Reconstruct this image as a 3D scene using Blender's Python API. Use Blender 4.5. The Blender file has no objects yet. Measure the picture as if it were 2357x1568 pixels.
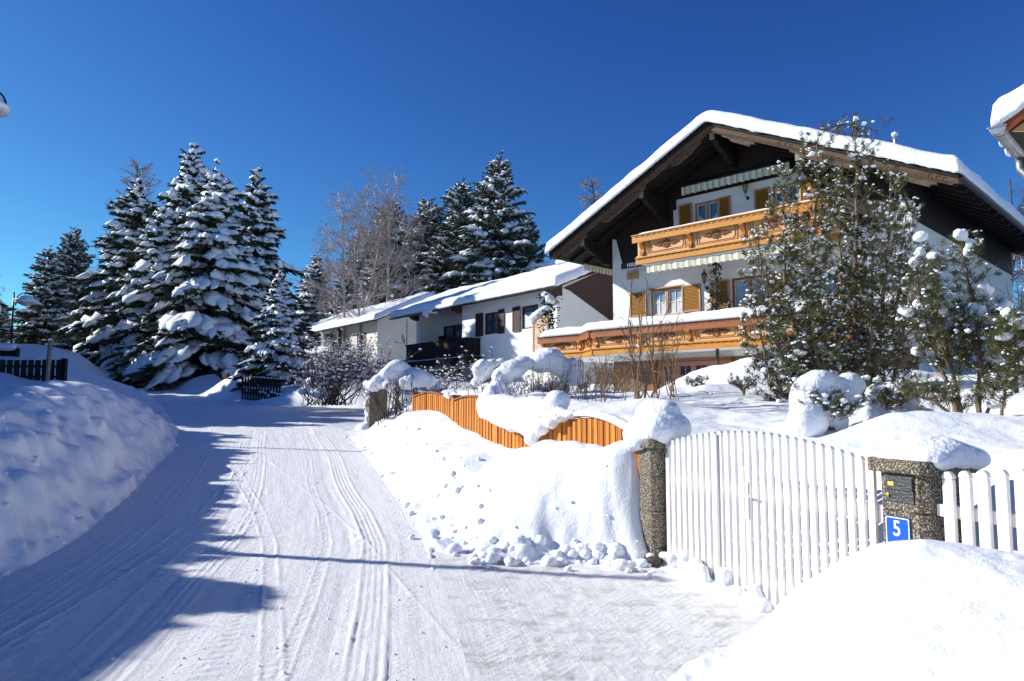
import bpy, bmesh, math, random
import numpy as np
from mathutils import Vector, Matrix, Euler
R = math.radians
rnd = random.Random(7)
sc = bpy.context.scene
COL = sc.collection

# ------------------------------------------------------------------ camera (measured from the photograph)
F, CX, CY, PITCH = 1655.0, 1178.5, 784.0, R(4.87)
EYE = np.array([0, 0, 1.65])
_fw = np.array([0, math.cos(PITCH), math.sin(PITCH)]); _up = np.array([0, -math.sin(PITCH), math.cos(PITCH)])
def P(x, y, Y):
    """the point of the place seen at overview position x, y, Y metres ahead"""
    r = _fw + np.array([1, 0, 0])*(x-CX)/F - _up*(y-CY)/F
    return EYE + r*(Y/r[1])
cam = bpy.data.cameras.new('camera'); co = bpy.data.objects.new('camera', cam); COL.objects.link(co)
cam.sensor_width = 36; cam.lens = 36*F/2357; cam.clip_end = 3000; cam.clip_start = .05
co.location = EYE; co.rotation_euler = (R(90)+PITCH, 0, 0)
sc.camera = co

# ------------------------------------------------------------------ light
SUN_EL = R(26); SUN_H = Vector((-.977, .213, 0)).normalized()
SUN = Vector((SUN_H.x*math.cos(SUN_EL), SUN_H.y*math.cos(SUN_EL), math.sin(SUN_EL)))
w = bpy.data.worlds.new('World'); sc.world = w; w.use_nodes = True
nt = w.node_tree; nt.nodes.clear()
sky = nt.nodes.new('ShaderNodeTexSky'); sky.sky_type = 'NISHITA'; sky.sun_disc = False
sky.sun_elevation = SUN_EL; sky.sun_rotation = math.atan2(SUN_H.x, SUN_H.y)
sky.altitude = 1500; sky.air_density = 1.0; sky.dust_density = .5; sky.ozone_density = 6.0
bg = nt.nodes.new('ShaderNodeBackground'); bg.inputs[1].default_value = .10
wo = nt.nodes.new('ShaderNodeOutputWorld')
sp_ = nt.nodes.new('ShaderNodeSeparateColor'); cb_ = nt.nodes.new('ShaderNodeCombineColor'); nt.links.new(sky.outputs[0], sp_.inputs[0])
for i_, (pw_, k_) in enumerate(((1.48, .35), (1.46, .47), (1.0, .92))):      # the camera's vivid rendering of a clear winter sky
    a_ = nt.nodes.new('ShaderNodeMath'); a_.operation = 'POWER'; a_.inputs[1].default_value = pw_; nt.links.new(sp_.outputs[i_], a_.inputs[0])
    b_ = nt.nodes.new('ShaderNodeMath'); b_.operation = 'MULTIPLY'; b_.inputs[1].default_value = k_; nt.links.new(a_.outputs[0], b_.inputs[0]); nt.links.new(b_.outputs[0], cb_.inputs[i_])
nt.links.new(cb_.outputs[0], bg.inputs[0]); nt.links.new(bg.outputs[0], wo.inputs[0])
sl = bpy.data.lights.new('sun', 'SUN'); sl.energy = 5.0; sl.angle = R(.53); sl.color = (1, .972, .90)
so = bpy.data.objects.new('sun', sl); COL.objects.link(so)
so.rotation_euler = SUN.to_track_quat('Z', 'Y').to_euler()
so.location = SUN*60
sc.view_settings.view_transform = 'Standard'; sc.view_settings.look = 'None'
sc.view_settings.exposure = .52; sc.view_settings.gamma = 1
sc.cycles.use_denoising = True
sc.cycles.max_bounces = 6; sc.cycles.diffuse_bounces = 3; sc.cycles.glossy_bounces = 2
sc.cycles.transparent_max_bounces = 8

# ------------------------------------------------------------------ materials
MATS = {}
def mat(name, col, rough=.7, var=.12, vscale=(6, 6, 6), bump=0, bscale=30, metal=0, spec=.3, detail=4, col2=None, bdist=.02):
    m = bpy.data.materials.new(name); m.use_nodes = True; n = m.node_tree.nodes; l = m.node_tree.links
    b = n['Principled BSDF']; b.inputs['Roughness'].default_value = rough; b.inputs['Metallic'].default_value = metal
    b.inputs['Specular IOR Level'].default_value = spec
    tc = n.new('ShaderNodeTexCoord'); mp = n.new('ShaderNodeMapping'); mp.inputs['Scale'].default_value = vscale
    l.new(tc.outputs['Object'], mp.inputs[0])
    ns = n.new('ShaderNodeTexNoise'); ns.inputs['Scale'].default_value = 1; ns.inputs['Detail'].default_value = detail; ns.inputs['Roughness'].default_value = .6
    l.new(mp.outputs[0], ns.inputs[0])
    cr = n.new('ShaderNodeValToRGB'); c2 = col2 or tuple(min(1, c*(1+var)) for c in col)
    c1 = tuple(c*(1-var) for c in col) if col2 is None else col
    cr.color_ramp.elements[0].position = .32; cr.color_ramp.elements[1].position = .68
    cr.color_ramp.elements[0].color = (*c1, 1); cr.color_ramp.elements[1].color = (*c2, 1)
    l.new(ns.outputs['Fac'], cr.inputs[0]); l.new(cr.outputs[0], b.inputs['Base Color'])
    if bump:
        n2 = n.new('ShaderNodeTexNoise'); n2.inputs['Scale'].default_value = bscale; n2.inputs['Detail'].default_value = 5
        l.new(tc.outputs['Object'], n2.inputs[0])
        bp = n.new('ShaderNodeBump'); bp.inputs['Strength'].default_value = bump; bp.inputs['Distance'].default_value = bdist
        l.new(n2.outputs['Fac'], bp.inputs['Height']); l.new(bp.outputs[0], b.inputs['Normal'])
    MATS[name] = m
    return m
snow = mat('snow', (.82, .845, .885), .6, .02, (1, 1, 1), .6, 26, spec=.25, bdist=.035)
snow_fine = mat('snow_fine', (.86, .885, .92), .6, .02, (1, 1, 1), .5, 9, spec=.2, bdist=.05)
plaster = mat('white_plaster', (.74, .735, .72), .9, .03, (1.5, 1.5, 1.5), .5, 38, bdist=.02)
plaster_grey = mat('grey_plinth', (.27, .28, .30), .9, .08, (1.5, 1.5, 1.5), .3, 30)
plaster_tan = mat('brown_render', (.16, .115, .085), .9, .1, (1.5, 1.5, 1.5), .3, 30)  # brown render of the ground floor wall and a chimney
plaster_cream = mat('cream_plaster', (.72, .70, .63), .9, .03, (1.5, 1.5, 1.5), .4, 36)
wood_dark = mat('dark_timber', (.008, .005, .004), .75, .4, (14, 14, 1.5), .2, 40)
wood_black = mat('black_brown_wood', (.009, .006, .005), .7, .4, (12, 12, 2), .2, 40)
wood_weather = mat('weathered_wood', (.088, .056, .037), .75, .35, (3, 3, 18), .2, 40)
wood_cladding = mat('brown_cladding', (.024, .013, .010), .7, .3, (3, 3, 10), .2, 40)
wood_yellow = mat('honey_wood', (.47, .19, .014), .5, .18, (2, 2, 20), .1, 50, spec=.4)
wood_light = mat('pale_pine', (.62, .345, .15), .55, .12, (2, 2, 18), .1, 50, spec=.35)
wood_rail = mat('red_brown_wood', (.26, .085, .03), .55, .2, (2, 2, 18), .1, 50)
wood_bracket = mat('glossy_orange_wood', (.40, .135, .02), .3, .15, (6, 6, 6), 0, spec=.5)
wood_carved = mat('carved_brown_wood', (.20, .075, .035), .55, .3, (30, 30, 30), .3, 60)
wood_line = mat('carved_line', (.12, .05, .015), .7, .2)
shutter_m = mat('shutter_slats', (.30, .135, .018), .6, .15, (3, 3, 40))
shutter_frame = mat('shutter_frame', (.40, .225, .13), .6, .12, (8, 8, 2))
win_frame = mat('window_frame', (.36, .19, .12), .55, .12, (8, 8, 2))
win_white = mat('window_bars', (.62, .55, .5), .5, .05)
brown_frame = mat('dark_window_frame', (.05, .026, .02), .5, .2)
brown_shutter = mat('brown_shutter', (.06, .03, .023), .6, .2, (10, 10, 2))
fence_m = mat('orange_fence_wood', (.52, .20, .026), .55, .28, (9, 9, 1.2), .12, 50, spec=.3)
fence_red = mat('red_fence_wood', (.40, .125, .02), .55, .2, (9, 9, 1.2), .1, 50)
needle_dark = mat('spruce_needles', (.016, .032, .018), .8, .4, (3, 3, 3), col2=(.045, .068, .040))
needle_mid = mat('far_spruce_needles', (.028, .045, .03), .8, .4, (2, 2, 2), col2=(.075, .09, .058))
needle_olive = mat('pine_needles', (.03, .045, .014), .7, .4, (5, 5, 5), col2=(.125, .13, .04))
bark = mat('bark', (.075, .055, .042), .9, .35, (8, 8, 3), .4, 30)
bark_pale = mat('pale_bark', (.20, .15, .10), .9, .35, (10, 10, 4), .4, 30)
birch_m = mat('birch_bark', (.38, .34, .30), .9, .4, (4, 4, 1.5))
twig_m = mat('brown_twigs', (.085, .058, .046), .9, .3)
twig_pink = mat('reddish_far_twigs', (.36, .30, .285), .9, .2)
twig_pale = mat('pale_twigs', (.20, .13, .075), .9, .3)
dead_leaf = mat('dead_leaves', (.17, .085, .025), .9, .4, (4, 4, 4), col2=(.28, .17, .06))
white_paint = mat('white_gate_paint', (.83, .81, .78), .35, .02, spec=.45)
cap_paint = mat('white_gate_cap', (.80, .775, .74), .35, .02, spec=.45)
iron = mat('black_iron', (.012, .011, .012), .45, .2, spec=.5)
lamp_metal = mat('lamp_metal', (.04, .045, .05), .45, .2, metal=.5)
lamp_red = mat('dark_red_paint', (.06, .01, .012), .4, .1)
zinc = mat('zinc_gutter', (.30, .31, .32), .42, .25, (4, 4, 4), metal=.75)
zinc_dark = mat('dark_gutter', (.035, .032, .032), .5, .2, metal=.3)
chrome = mat('steel', (.55, .55, .55), .3, .05, metal=.9)
opal = mat('opal_bowl', (.62, .66, .62), .35, .04, spec=.5)
amber = mat('amber_glass', (.25, .16, .05), .3, .2, spec=.5)
terra = mat('red_roof_tile', (.36, .075, .025), .8, .25, (3, 3, 3), .3, 20)
red_board = mat('red_verge_tile', (.30, .07, .03), .8, .25, (8, 8, 8), .3, 20)
sign_blue = mat('blue_enamel', (.01, .085, .46), .25, .04, spec=.5)
sign_white = mat('white_enamel', (.85, .85, .85), .3, .02)
sign_brown = mat('brown_sign', (.04, .017, .015), .5, .2)
plaque_m = mat('carved_plaque', (.55, .33, .13), .6, .2, (10, 10, 10), .3, 60)
brass = mat('brass', (.50, .36, .10), .35, .1, metal=.8)
yellow_tag = mat('yellow_name_plate', (.55, .45, .08), .4, .1)
rock_m = mat('muddy_rock', (.09, .07, .055), .9, .5, (14, 14, 14), .6, 30)
red_plastic = mat('red_plastic', (.30, .03, .02), .5, .1)
black_plastic = mat('black_plastic', (.012, .014, .018), .6, .1)
mail_m = mat('hammered_grey_metal', (.045, .05, .055), .38, .2, (20, 20, 20), .6, 70, metal=.5, spec=.5)
curtain_m = mat('lace_curtain', (.55, .58, .62), .9, .15, (30, 30, 4))
pole_m = mat('grey_marker_pole', (.22, .21, .17), .7, .25, (6, 6, 2))

def glassmat(name, col, rough=.06):
    m = mat(name, col, rough, .25, (2.5, 2.5, 2.5), 0, spec=.8); return m
glass = glassmat('window_glass', (.035, .06, .10))
glass_pale = glassmat('curtained_glass', (.22, .30, .42), .12)

def awning_mat():
    m = bpy.data.materials.new('striped_awning'); m.use_nodes = True; n = m.node_tree.nodes; l = m.node_tree.links
    b = n['Principled BSDF']; b.inputs['Roughness'].default_value = .85
    tc = n.new('ShaderNodeTexCoord'); sp = n.new('ShaderNodeSeparateXYZ'); l.new(tc.outputs['Object'], sp.inputs[0])
    mu = n.new('ShaderNodeMath'); mu.operation = 'MULTIPLY'; mu.inputs[1].default_value = 1/.205; l.new(sp.outputs[0], mu.inputs[0])
    fr = n.new('ShaderNodeMath'); fr.operation = 'FRACT'; l.new(mu.outputs[0], fr.inputs[0])
    cr = n.new('ShaderNodeValToRGB'); cr.color_ramp.interpolation = 'CONSTANT'; e = cr.color_ramp.elements
    cols = [(0, (.66, .67, .56)), (.36, (.46, .38, .22)), (.56, (.20, .22, .15)), (.62, (.50, .53, .42)), (.82, (.40, .42, .30)), (.90, (.66, .67, .56))]
    e[0].color = (*cols[0][1], 1); e[1].position = cols[1][0]; e[1].color = (*cols[1][1], 1)
    for p, c in cols[2:]:
        q = e.new(p); q.color = (*c, 1)
    l.new(fr.outputs[0], cr.inputs[0]); l.new(cr.outputs[0], b.inputs['Base Color'])
    return m
awning_m = awning_mat()

def pebble_mat():
    m = bpy.data.materials.new('pebble_concrete'); m.use_nodes = True; n = m.node_tree.nodes; l = m.node_tree.links
    b = n['Principled BSDF']; b.inputs['Roughness'].default_value = .75
    tc = n.new('ShaderNodeTexCoord')
    v = n.new('ShaderNodeTexVoronoi'); v.inputs['Scale'].default_value = 80; l.new(tc.outputs['Object'], v.inputs[0])
    hs = n.new('ShaderNodeSeparateColor'); l.new(v.outputs['Color'], hs.inputs[0])
    cr = n.new('ShaderNodeValToRGB'); e = cr.color_ramp.elements
    e[0].color = (.15, .12, .085, 1); e[0].position = 0; e[1].color = (.60, .55, .48, 1); e[1].position = 1
    for p, c in ((.35, (.28, .21, .13)), (.65, (.31, .30, .28)), (.85, (.44, .37, .27))):
        q = e.new(p); q.color = (*c, 1)
    l.new(hs.outputs[0], cr.inputs[0])
    c2 = n.new('ShaderNodeValToRGB'); c2.color_ramp.elements[0].position = .45; c2.color_ramp.elements[1].position = .75
    c2.color_ramp.elements[0].color = (1, 1, 1, 1); c2.color_ramp.elements[1].color = (.28, .26, .22, 1)
    ml = n.new('ShaderNodeMath'); ml.operation = 'MULTIPLY'; ml.inputs[1].default_value = 1.35
    l.new(v.outputs['Distance'], ml.inputs[0]); l.new(ml.outputs[0], c2.inputs[0])
    mx = n.new('ShaderNodeMix'); mx.data_type = 'RGBA'; mx.blend_type = 'MULTIPLY'; mx.inputs[0].default_value = 1
    l.new(cr.outputs[0], mx.inputs[6]); l.new(c2.outputs[0], mx.inputs[7]); l.new(mx.outputs[2], b.inputs['Base Color'])
    bp = n.new('ShaderNodeBump'); bp.invert = True; bp.inputs['Strength'].default_value = 1; bp.inputs['Distance'].default_value = .012
    l.new(v.outputs['Distance'], bp.inputs['Height']); l.new(bp.outputs[0], b.inputs['Normal'])
    return m
pebble = pebble_mat()

def ground_mat(name, base, road=False):
    """snow, with tyre tracks pressed along the road (uv: u metres from the right kerb, v metres along)"""
    m = bpy.data.materials.new(name); m.use_nodes = True; n = m.node_tree.nodes; l = m.node_tree.links
    b = n['Principled BSDF']; b.inputs['Roughness'].default_value = .62; b.inputs['Specular IOR Level'].default_value = .25
    def N(t, **k):
        x = n.new(t)
        for a, v in k.items(): setattr(x, a, v)
        return x
    def noise(vec, scale, detail=5, rough=.6, mapping=None):
        x = N('ShaderNodeTexNoise'); x.inputs['Scale'].default_value = scale; x.inputs['Detail'].default_value = detail; x.inputs['Roughness'].default_value = rough
        if mapping:
            mp = N('ShaderNodeMapping'); mp.inputs['Scale'].default_value = mapping; l.new(vec, mp.inputs[0]); vec = mp.outputs[0]
        l.new(vec, x.inputs[0]); return x.outputs['Fac']
    def math_(op, a, bb):
        x = N('ShaderNodeMath', operation=op)
        for i, q in enumerate((a, bb)):
            if isinstance(q, (int, float)): x.inputs[i].default_value = q
            else: l.new(q, x.inputs[i])
        return x.outputs[0]
    tc = N('ShaderNodeTexCoord'); obj = tc.outputs['Object']
    if not road:
        h = math_('ADD', math_('MULTIPLY', noise(obj, 3.5), .75), math_('MULTIPLY', noise(obj, 30, 6, .7), .3))
        dist = .05
        b.inputs['Base Color'].default_value = (*base, 1)
        sn = noise(obj, 1.2, 3)
        cr = N('ShaderNodeValToRGB'); cr.color_ramp.elements[0].color = (*(c*.96 for c in base), 1); cr.color_ramp.elements[1].color = (*base, 1)
        l.new(sn, cr.inputs[0]); l.new(cr.outputs[0], b.inputs['Base Color'])
    else:
        uv = N('ShaderNodeUVMap').outputs[0]
        fine = noise(obj, 26, 8, .8); mid = noise(obj, 7, 4)
        streak = noise(uv, 1, 4, .65, (6, .3, 1)); streak2 = noise(uv, 1, 3, .6, (26, .8, 1))
        tread = N('ShaderNodeTexWave', wave_type='BANDS', bands_direction='DIAGONAL'); tread.inputs['Scale'].default_value = 9; tread.inputs['Distortion'].default_value = 1.2
        l.new(uv, tread.inputs[0])
        trm = noise(uv, 1, 2, .5, (3.2, .12, 1))
        trm = math_('GREATER_THAN', trm, .53)
        h = math_('ADD', math_('MULTIPLY', fine, .8), math_('MULTIPLY', streak, .32))
        h = math_('ADD', h, math_('MULTIPLY', streak2, .3)); h = math_('ADD', h, math_('MULTIPLY', mid, .25))
        h = math_('ADD', h, math_('MULTIPLY', math_('MULTIPLY', tread.outputs['Fac'], trm), .09))
        dist = .045
        cr = N('ShaderNodeValToRGB'); e = cr.color_ramp.elements
        e[0].position = .38; e[1].position = .62
        e[0].color = (*(c*.93 for c in base), 1); e[1].color = (*base, 1)
        l.new(math_('ADD', math_('MULTIPLY', streak, .6), math_('MULTIPLY', fine, .4)), cr.inputs[0])
        last = cr.outputs[0]
        if road in ('drive', 'side'):
            dn = noise(obj, 1, 6, .7, (2.2, 4.5, 1) if road == 'drive' else (.35, 2.2, 1))
            c3 = N('ShaderNodeValToRGB'); c3.color_ramp.elements[0].position = .51; c3.color_ramp.elements[1].position = .72
            c3.color_ramp.elements[0].color = (0, 0, 0, 1); c3.color_ramp.elements[1].color = (1, 1, 1, 1); l.new(dn, c3.inputs[0])
            sp = N('ShaderNodeSeparateColor'); l.new(c3.outputs[0], sp.inputs[0])
            mx = N('ShaderNodeMix', data_type='RGBA'); l.new(math_('MULTIPLY', sp.outputs[0], .58), mx.inputs[0]); l.new(last, mx.inputs[6])
            mx.inputs[7].default_value = (.20, .16, .125, 1) if road == 'drive' else (.12, .12, .15, 1); last = mx.outputs[2]
        l.new(last, b.inputs['Base Color'])
    bp = N('ShaderNodeBump'); bp.inputs['Strength'].default_value = .7; bp.inputs['Distance'].default_value = dist
    l.new(h, bp.inputs['Height']); l.new(bp.outputs[0], b.inputs['Normal'])
    return m
m_ground = ground_mat('ground_snow', (.80, .825, .865))
m_road = ground_mat('road_snow', (.84, .842, .845), True)
m_drive = ground_mat('driveway_snow', (.79, .79, .79), 'drive')
m_side = ground_mat('side_road_snow', (.70, .715, .74), 'side')
# ------------------------------------------------------------------ numeric noise
_perm = np.random.RandomState(3).permutation(512)
_perm = np.concatenate([_perm, _perm])
_grad = np.random.RandomState(4).normal(size=(512, 3)); _grad /= np.linalg.norm(_grad, axis=1)[:, None]
def perlin(p):
    p = np.asarray(p, float); i = np.floor(p).astype(int); f = p-i; u = f*f*f*(f*(f*6-15)+10)
    def g(dx, dy, dz):
        h = _perm[(_perm[(_perm[(i[:, 0]+dx) & 511]+i[:, 1]+dy) & 511]+i[:, 2]+dz) & 511]
        return ((f-np.array([dx, dy, dz]))*_grad[h]).sum(1)
    def lp(a, b, t): return a+(b-a)*t
    x0 = lp(lp(g(0,0,0), g(1,0,0), u[:,0]), lp(g(0,1,0), g(1,1,0), u[:,0]), u[:,1])
    x1 = lp(lp(g(0,0,1), g(1,0,1), u[:,0]), lp(g(0,1,1), g(1,1,1), u[:,0]), u[:,1])
    return lp(x0, x1, u[:,2])*1.5
def fbm(p, oct=4, gain=.5):
    a, s, o = 1.0, 0, 0
    for k in range(oct):
        o = o+a*perlin(np.asarray(p)*2.0**k+17.3*k); s += a; a *= gain
    return o/s
def sstep(a, b, x):
    t = np.clip((x-a)/(b-a), 0, 1); return t*t*(3-2*t)

# ------------------------------------------------------------------ mesh building
_ico = {}
def ico(sub):
    if sub not in _ico:
        bm = bmesh.new(); bmesh.ops.create_icosphere(bm, subdivisions=sub, radius=1)
        _ico[sub] = (np.array([v.co[:] for v in bm.verts]), np.array([[v.index for v in f.verts] for f in bm.faces])); bm.free()
    return _ico[sub]
class MB:
    def __init__(s): s.v = []; s.f = []; s.n = 0
    def add(s, v, f):
        v = np.asarray(v, float); s.v.append(v)
        s.f.extend([tuple(int(i)+s.n for i in q) for q in f]); s.n += len(v); return s
    def box(s, x0, x1, y0, y1, z0, z1, M=None):
        v = np.array([(x, y, z) for x in (x0, x1) for y in (y0, y1) for z in (z0, z1)], float)
        if M is not None: v = v @ np.array(M.to_3x3()).T + np.array(M.translation)
        return s.add(v, [(0,1,3,2), (4,6,7,5), (0,4,5,1), (2,3,7,6), (0,2,6,4), (1,5,7,3)])
    def beam(s, p, q, wd, h, up=(0, 0, 1)):
        p = np.array(p, float); q = np.array(q, float); d = q-p; d /= np.linalg.norm(d)
        sd = np.cross(d, up); sd /= np.linalg.norm(sd); u = np.cross(sd, d)
        v = [c+sd*a*wd/2+u*b*h/2 for c in (p, q) for a in (-1, 1) for b in (-1, 1)]
        return s.add(v, [(0,1,3,2), (4,6,7,5), (0,4,5,1), (2,3,7,6), (0,2,6,4), (1,5,7,3)])
    def prism(s, poly, fn, d0, d1):
        """polygon (a, b) run from depth d0 to d1; fn(a, b, d) -> xyz"""
        k = len(poly); v = [fn(a, b, d0) for a, b in poly]+[fn(a, b, d1) for a, b in poly]
        return s.add(v, [tuple(range(k-1, -1, -1)), tuple(range(k, 2*k))]+[(i, (i+1) % k, k+(i+1) % k, k+i) for i in range(k)])
    def tube(s, pts, rad, n=6, cap=True):
        pts = np.asarray(pts, float); k = len(pts); rad = np.broadcast_to(np.asarray(rad, float), (k,))
        t = np.gradient(pts, axis=0); t /= (np.linalg.norm(t, axis=1)[:, None]+1e-9)
        ref = np.where(np.abs(t[:, 2:3]) > .9, np.array([[1., 0, 0]]), np.array([[0, 0, 1.]]))
        a = np.cross(t, ref); a /= (np.linalg.norm(a, axis=1)[:, None]+1e-9); b = np.cross(a, t)
        th = np.arange(n)*2*math.pi/n
        v = pts[:, None]+rad[:, None, None]*(np.cos(th)[None, :, None]*a[:, None]+np.sin(th)[None, :, None]*b[:, None])
        f = [(i*n+j, i*n+(j+1) % n, (i+1)*n+(j+1) % n, (i+1)*n+j) for i in range(k-1) for j in range(n)]
        if cap and n > 2: f += [tuple(range(n-1, -1, -1)), tuple((k-1)*n+j for j in range(n))]
        return s.add(v.reshape(-1, 3), f)
    def blob(s, c, r, seed=0, amp=.12, sub=2, rot=0.0, freq=1.6):
        v, f = ico(sub); r = np.broadcast_to(np.asarray(r, float), (3,))
        q = v*(1+amp*perlin(v*freq+seed*7.31)[:, None])*r
        if rot: cs, sn = math.cos(rot), math.sin(rot); q = q @ np.array([[cs, sn, 0], [-sn, cs, 0], [0, 0, 1]])
        return s.add(q+np.asarray(c), f)
    def lathe(s, prof, c=(0, 0, 0), n=16, M=None):
        k = len(prof); v = []
        for r, z in prof:
            for j in range(n): a = 2*math.pi*j/n; v.append((r*math.cos(a), r*math.sin(a), z))
        v = np.array(v)
        if M is not None: v = v @ np.array(M.to_3x3()).T
        f = [(i*n+j, i*n+(j+1) % n, (i+1)*n+(j+1) % n, (i+1)*n+j) for i in range(k-1) for j in range(n)]
        f += [tuple(range(n-1, -1, -1)), tuple((k-1)*n+j for j in range(n))]
        return s.add(v+np.asarray(c), f)
    def mesh(s, name, material, smooth=False):
        me = bpy.data.meshes.new(name)
        v = np.concatenate(s.v) if s.v else np.zeros((0, 3))
        me.from_pydata(v.tolist(), [], s.f); me.validate()
        if material: me.materials.append(material)
        if smooth: me.polygons.foreach_set('use_smooth', np.ones(len(me.polygons), bool))
        me.update(); return me
    def build(s, name, material, parent=None, smooth=False, bevel=0):
        return link(name, s.mesh(name, material, smooth), parent, bevel)
def link(name, me, parent=None, bevel=0):
    o = bpy.data.objects.new(name, me); COL.objects.link(o)
    if parent: o.parent = parent
    if bevel:
        b = o.modifiers.new('bevel', 'BEVEL'); b.width = bevel; b.segments = 2; b.limit_method = 'ANGLE'; b.angle_limit = R(40)
    return o
def tag(o, label=None, cat=None, group=None, kind=None):
    if label: o['label'] = label
    if cat: o['category'] = cat
    if group: o['group'] = group
    if kind: o['kind'] = kind
    return o
def empty(name, loc=(0, 0, 0), rz=0, label=None, cat=None, group=None):
    o = bpy.data.objects.new(name, None); COL.objects.link(o); o.location = loc; o.rotation_euler = (0, 0, rz)
    o.empty_display_size = .2
    return tag(o, label, cat, group)
def copy_tree(o, parent=None):
    c = o.copy(); COL.objects.link(c); c.parent = parent
    for ch in [x for x in COL.objects if x.parent is o]: copy_tree(ch, c)
    return c
def merged(blobs, voxel, name, amp=.0, freq=3, smooth=6, flat_under=None, sub=2):
    """rounded masses run together into one skin of snow; blobs = (centre, radii[, rot])"""
    m = MB()
    for i, b in enumerate(blobs): m.blob(b[0], b[1], i, .1, sub, b[2] if len(b) > 2 else 0)
    me = m.mesh('tmp', None); o = bpy.data.objects.new('tmp', me); COL.objects.link(o)
    rm = o.modifiers.new('r', 'REMESH'); rm.mode = 'VOXEL'; rm.voxel_size = voxel
    sm = o.modifiers.new('s', 'SMOOTH'); sm.factor = .5; sm.iterations = smooth
    dg = bpy.context.evaluated_depsgraph_get(); dg.update()
    ev = o.evaluated_get(dg); out = bpy.data.meshes.new_from_object(ev); out.name = name
    bpy.data.objects.remove(o); bpy.data.meshes.remove(me)
    k = len(out.vertices); v = np.empty(k*3); out.vertices.foreach_get('co', v); v = v.reshape(-1, 3)
    if amp:
        nr = np.empty(k*3); out.vertices.foreach_get('normal', nr); nr = nr.reshape(-1, 3)
        v = v+nr*(amp*fbm(v*freq, 4, .55)+min(.5*amp, .010)*fbm(v*14, 3, .7))[:, None]
        out.vertices.foreach_set('co', v.ravel())
    out.materials.clear(); out.materials.append(snow)
    out.polygons.foreach_set('use_smooth', np.ones(len(out.polygons), bool)); out.update()
    return out
def split_link(me, name, parent):
    """every separate lump of a skin of snow becomes a part of its own"""
    n = len(me.vertices); lab = np.arange(n); e = np.empty(len(me.edges)*2, int); me.edges.foreach_get('vertices', e); e = e.reshape(-1, 2)
    while True:
        m_ = np.minimum(lab[e[:, 0]], lab[e[:, 1]]); new = lab.copy(); np.minimum.at(new, e[:, 0], m_); np.minimum.at(new, e[:, 1], m_); new = new[new]
        if (new == lab).all(): break
        lab = new
    v = np.empty(n*3); me.vertices.foreach_get('co', v); v = v.reshape(-1, 3); polys = [tuple(p.vertices) for p in me.polygons]
    for l in np.unique(lab):
        ids = np.where(lab == l)[0]
        if len(ids) < 12: continue
        mp = {int(a): i for i, a in enumerate(ids)}
        MB().add(v[ids], [tuple(mp[a] for a in p) for p in polys if lab[p[0]] == l]).build(name, snow, parent, True)
def text_mesh(s, size, material, name, bold=0, ext=.002):
    cu = bpy.data.curves.new(name, 'FONT'); cu.body = s; cu.size = size; cu.align_x = 'CENTER'; cu.align_y = 'CENTER'; cu.offset = bold; cu.extrude = ext
    o = bpy.data.objects.new(name, cu); COL.objects.link(o)
    dg = bpy.context.evaluated_depsgraph_get(); dg.update()
    me = bpy.data.meshes.new_from_object(o.evaluated_get(dg)); me.name = name
    bpy.data.objects.remove(o); bpy.data.curves.remove(cu)
    me.materials.clear(); me.materials.append(material)
    k = len(me.vertices); v = np.empty(k*3); me.vertices.foreach_get('co', v); v = v.reshape(-1, 3)
    v = np.stack([v[:, 0], -v[:, 2], v[:, 1]], 1)           # stand it up: x along, z up, facing -y
    me.vertices.foreach_set('co', v.ravel()); me.update(); return me
XZ = lambda a, b, d: (a, d, b)
YZ = lambda a, b, d: (d, a, b)
XY = lambda a, b, d: (a, b, d)

# ------------------------------------------------------------------ terrain
ZRY = [-40, -20, 0, 5, 8, 12, 18, 28, 45, 80, 200]; ZRZ = [-1.2, -.6, -.05, 0, .12, .42, .9, 1.57, 2.87, 5.6, 9]
def zr(y):
    y = np.asarray(y, float); return sum(np.interp(y+d, ZRY, ZRZ) for d in (-1.2, -.6, 0, .6, 1.2))/5
LE = np.array([(-4.6, -20), (-4.5, 2), (-4.55, 6.5), (-4.63, 7.26), (-4.85, 8.4), (-5.5, 10.5), (-6.1, 12.3), (-7.1, 15.3), (-8.5, 18.5), (-10.5, 22.2), (-13.6, 28), (-17.6, 34.5), (-21.5, 40.1), (-27, 48), (-36, 60)])
RE = np.array([(-.1, -20), (-.25, 3), (-.31, 4.46), (-.54, 5.8), (-.93, 7.9), (-1.34, 9.44), (-1.8, 10.84), (-2.68, 13.66), (-3.5, 16), (-4.3, 18.4), (-6.3, 22.5), (-8.9, 27), (-12.4, 30.5), (-16.4, 35.5), (-20.5, 40.5), (-26.4, 48.5), (-35, 60.5)])
def XL(y): return np.interp(y, LE[:, 1], LE[:, 0])
def XR(y): return np.interp(y, RE[:, 1], RE[:, 0])
DRV = np.array([(-.2, 2.6), (.25, 2.9), (.55, 3.6), (.95, 4.5), (1.42, 5.1), (1.98, 5.62), (1.75, 6.35), (1.36, 7.0), (1.0, 7.0), (.5, 7.05), (0, 7.15), (-.4, 7.35), (-.85, 7.65)])
SID = np.array([(-4.3, 18.6), (-3.7, 19.3), (-2.6, 20.2), (0, 20.8), (6, 21), (6, 23.6), (0, 23.6), (-4, 24.8), (-7.6, 26.6), (-8.9, 27), (-6.3, 22.5)])
ROADPOLY = np.concatenate([LE, RE[::-1]])
def inpoly(p, poly):
    x, y = p[:, 0], p[:, 1]; ins = np.zeros(len(p), bool); k = len(poly)
    for i in range(k):
        (x0, y0), (x1, y1) = poly[i], poly[(i+1) % k]
        if y0 == y1: continue
        c = ((y0 > y) != (y1 > y)) & (x < (x1-x0)*(y-y0)/(y1-y0)+x0); ins ^= c
    return ins
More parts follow.
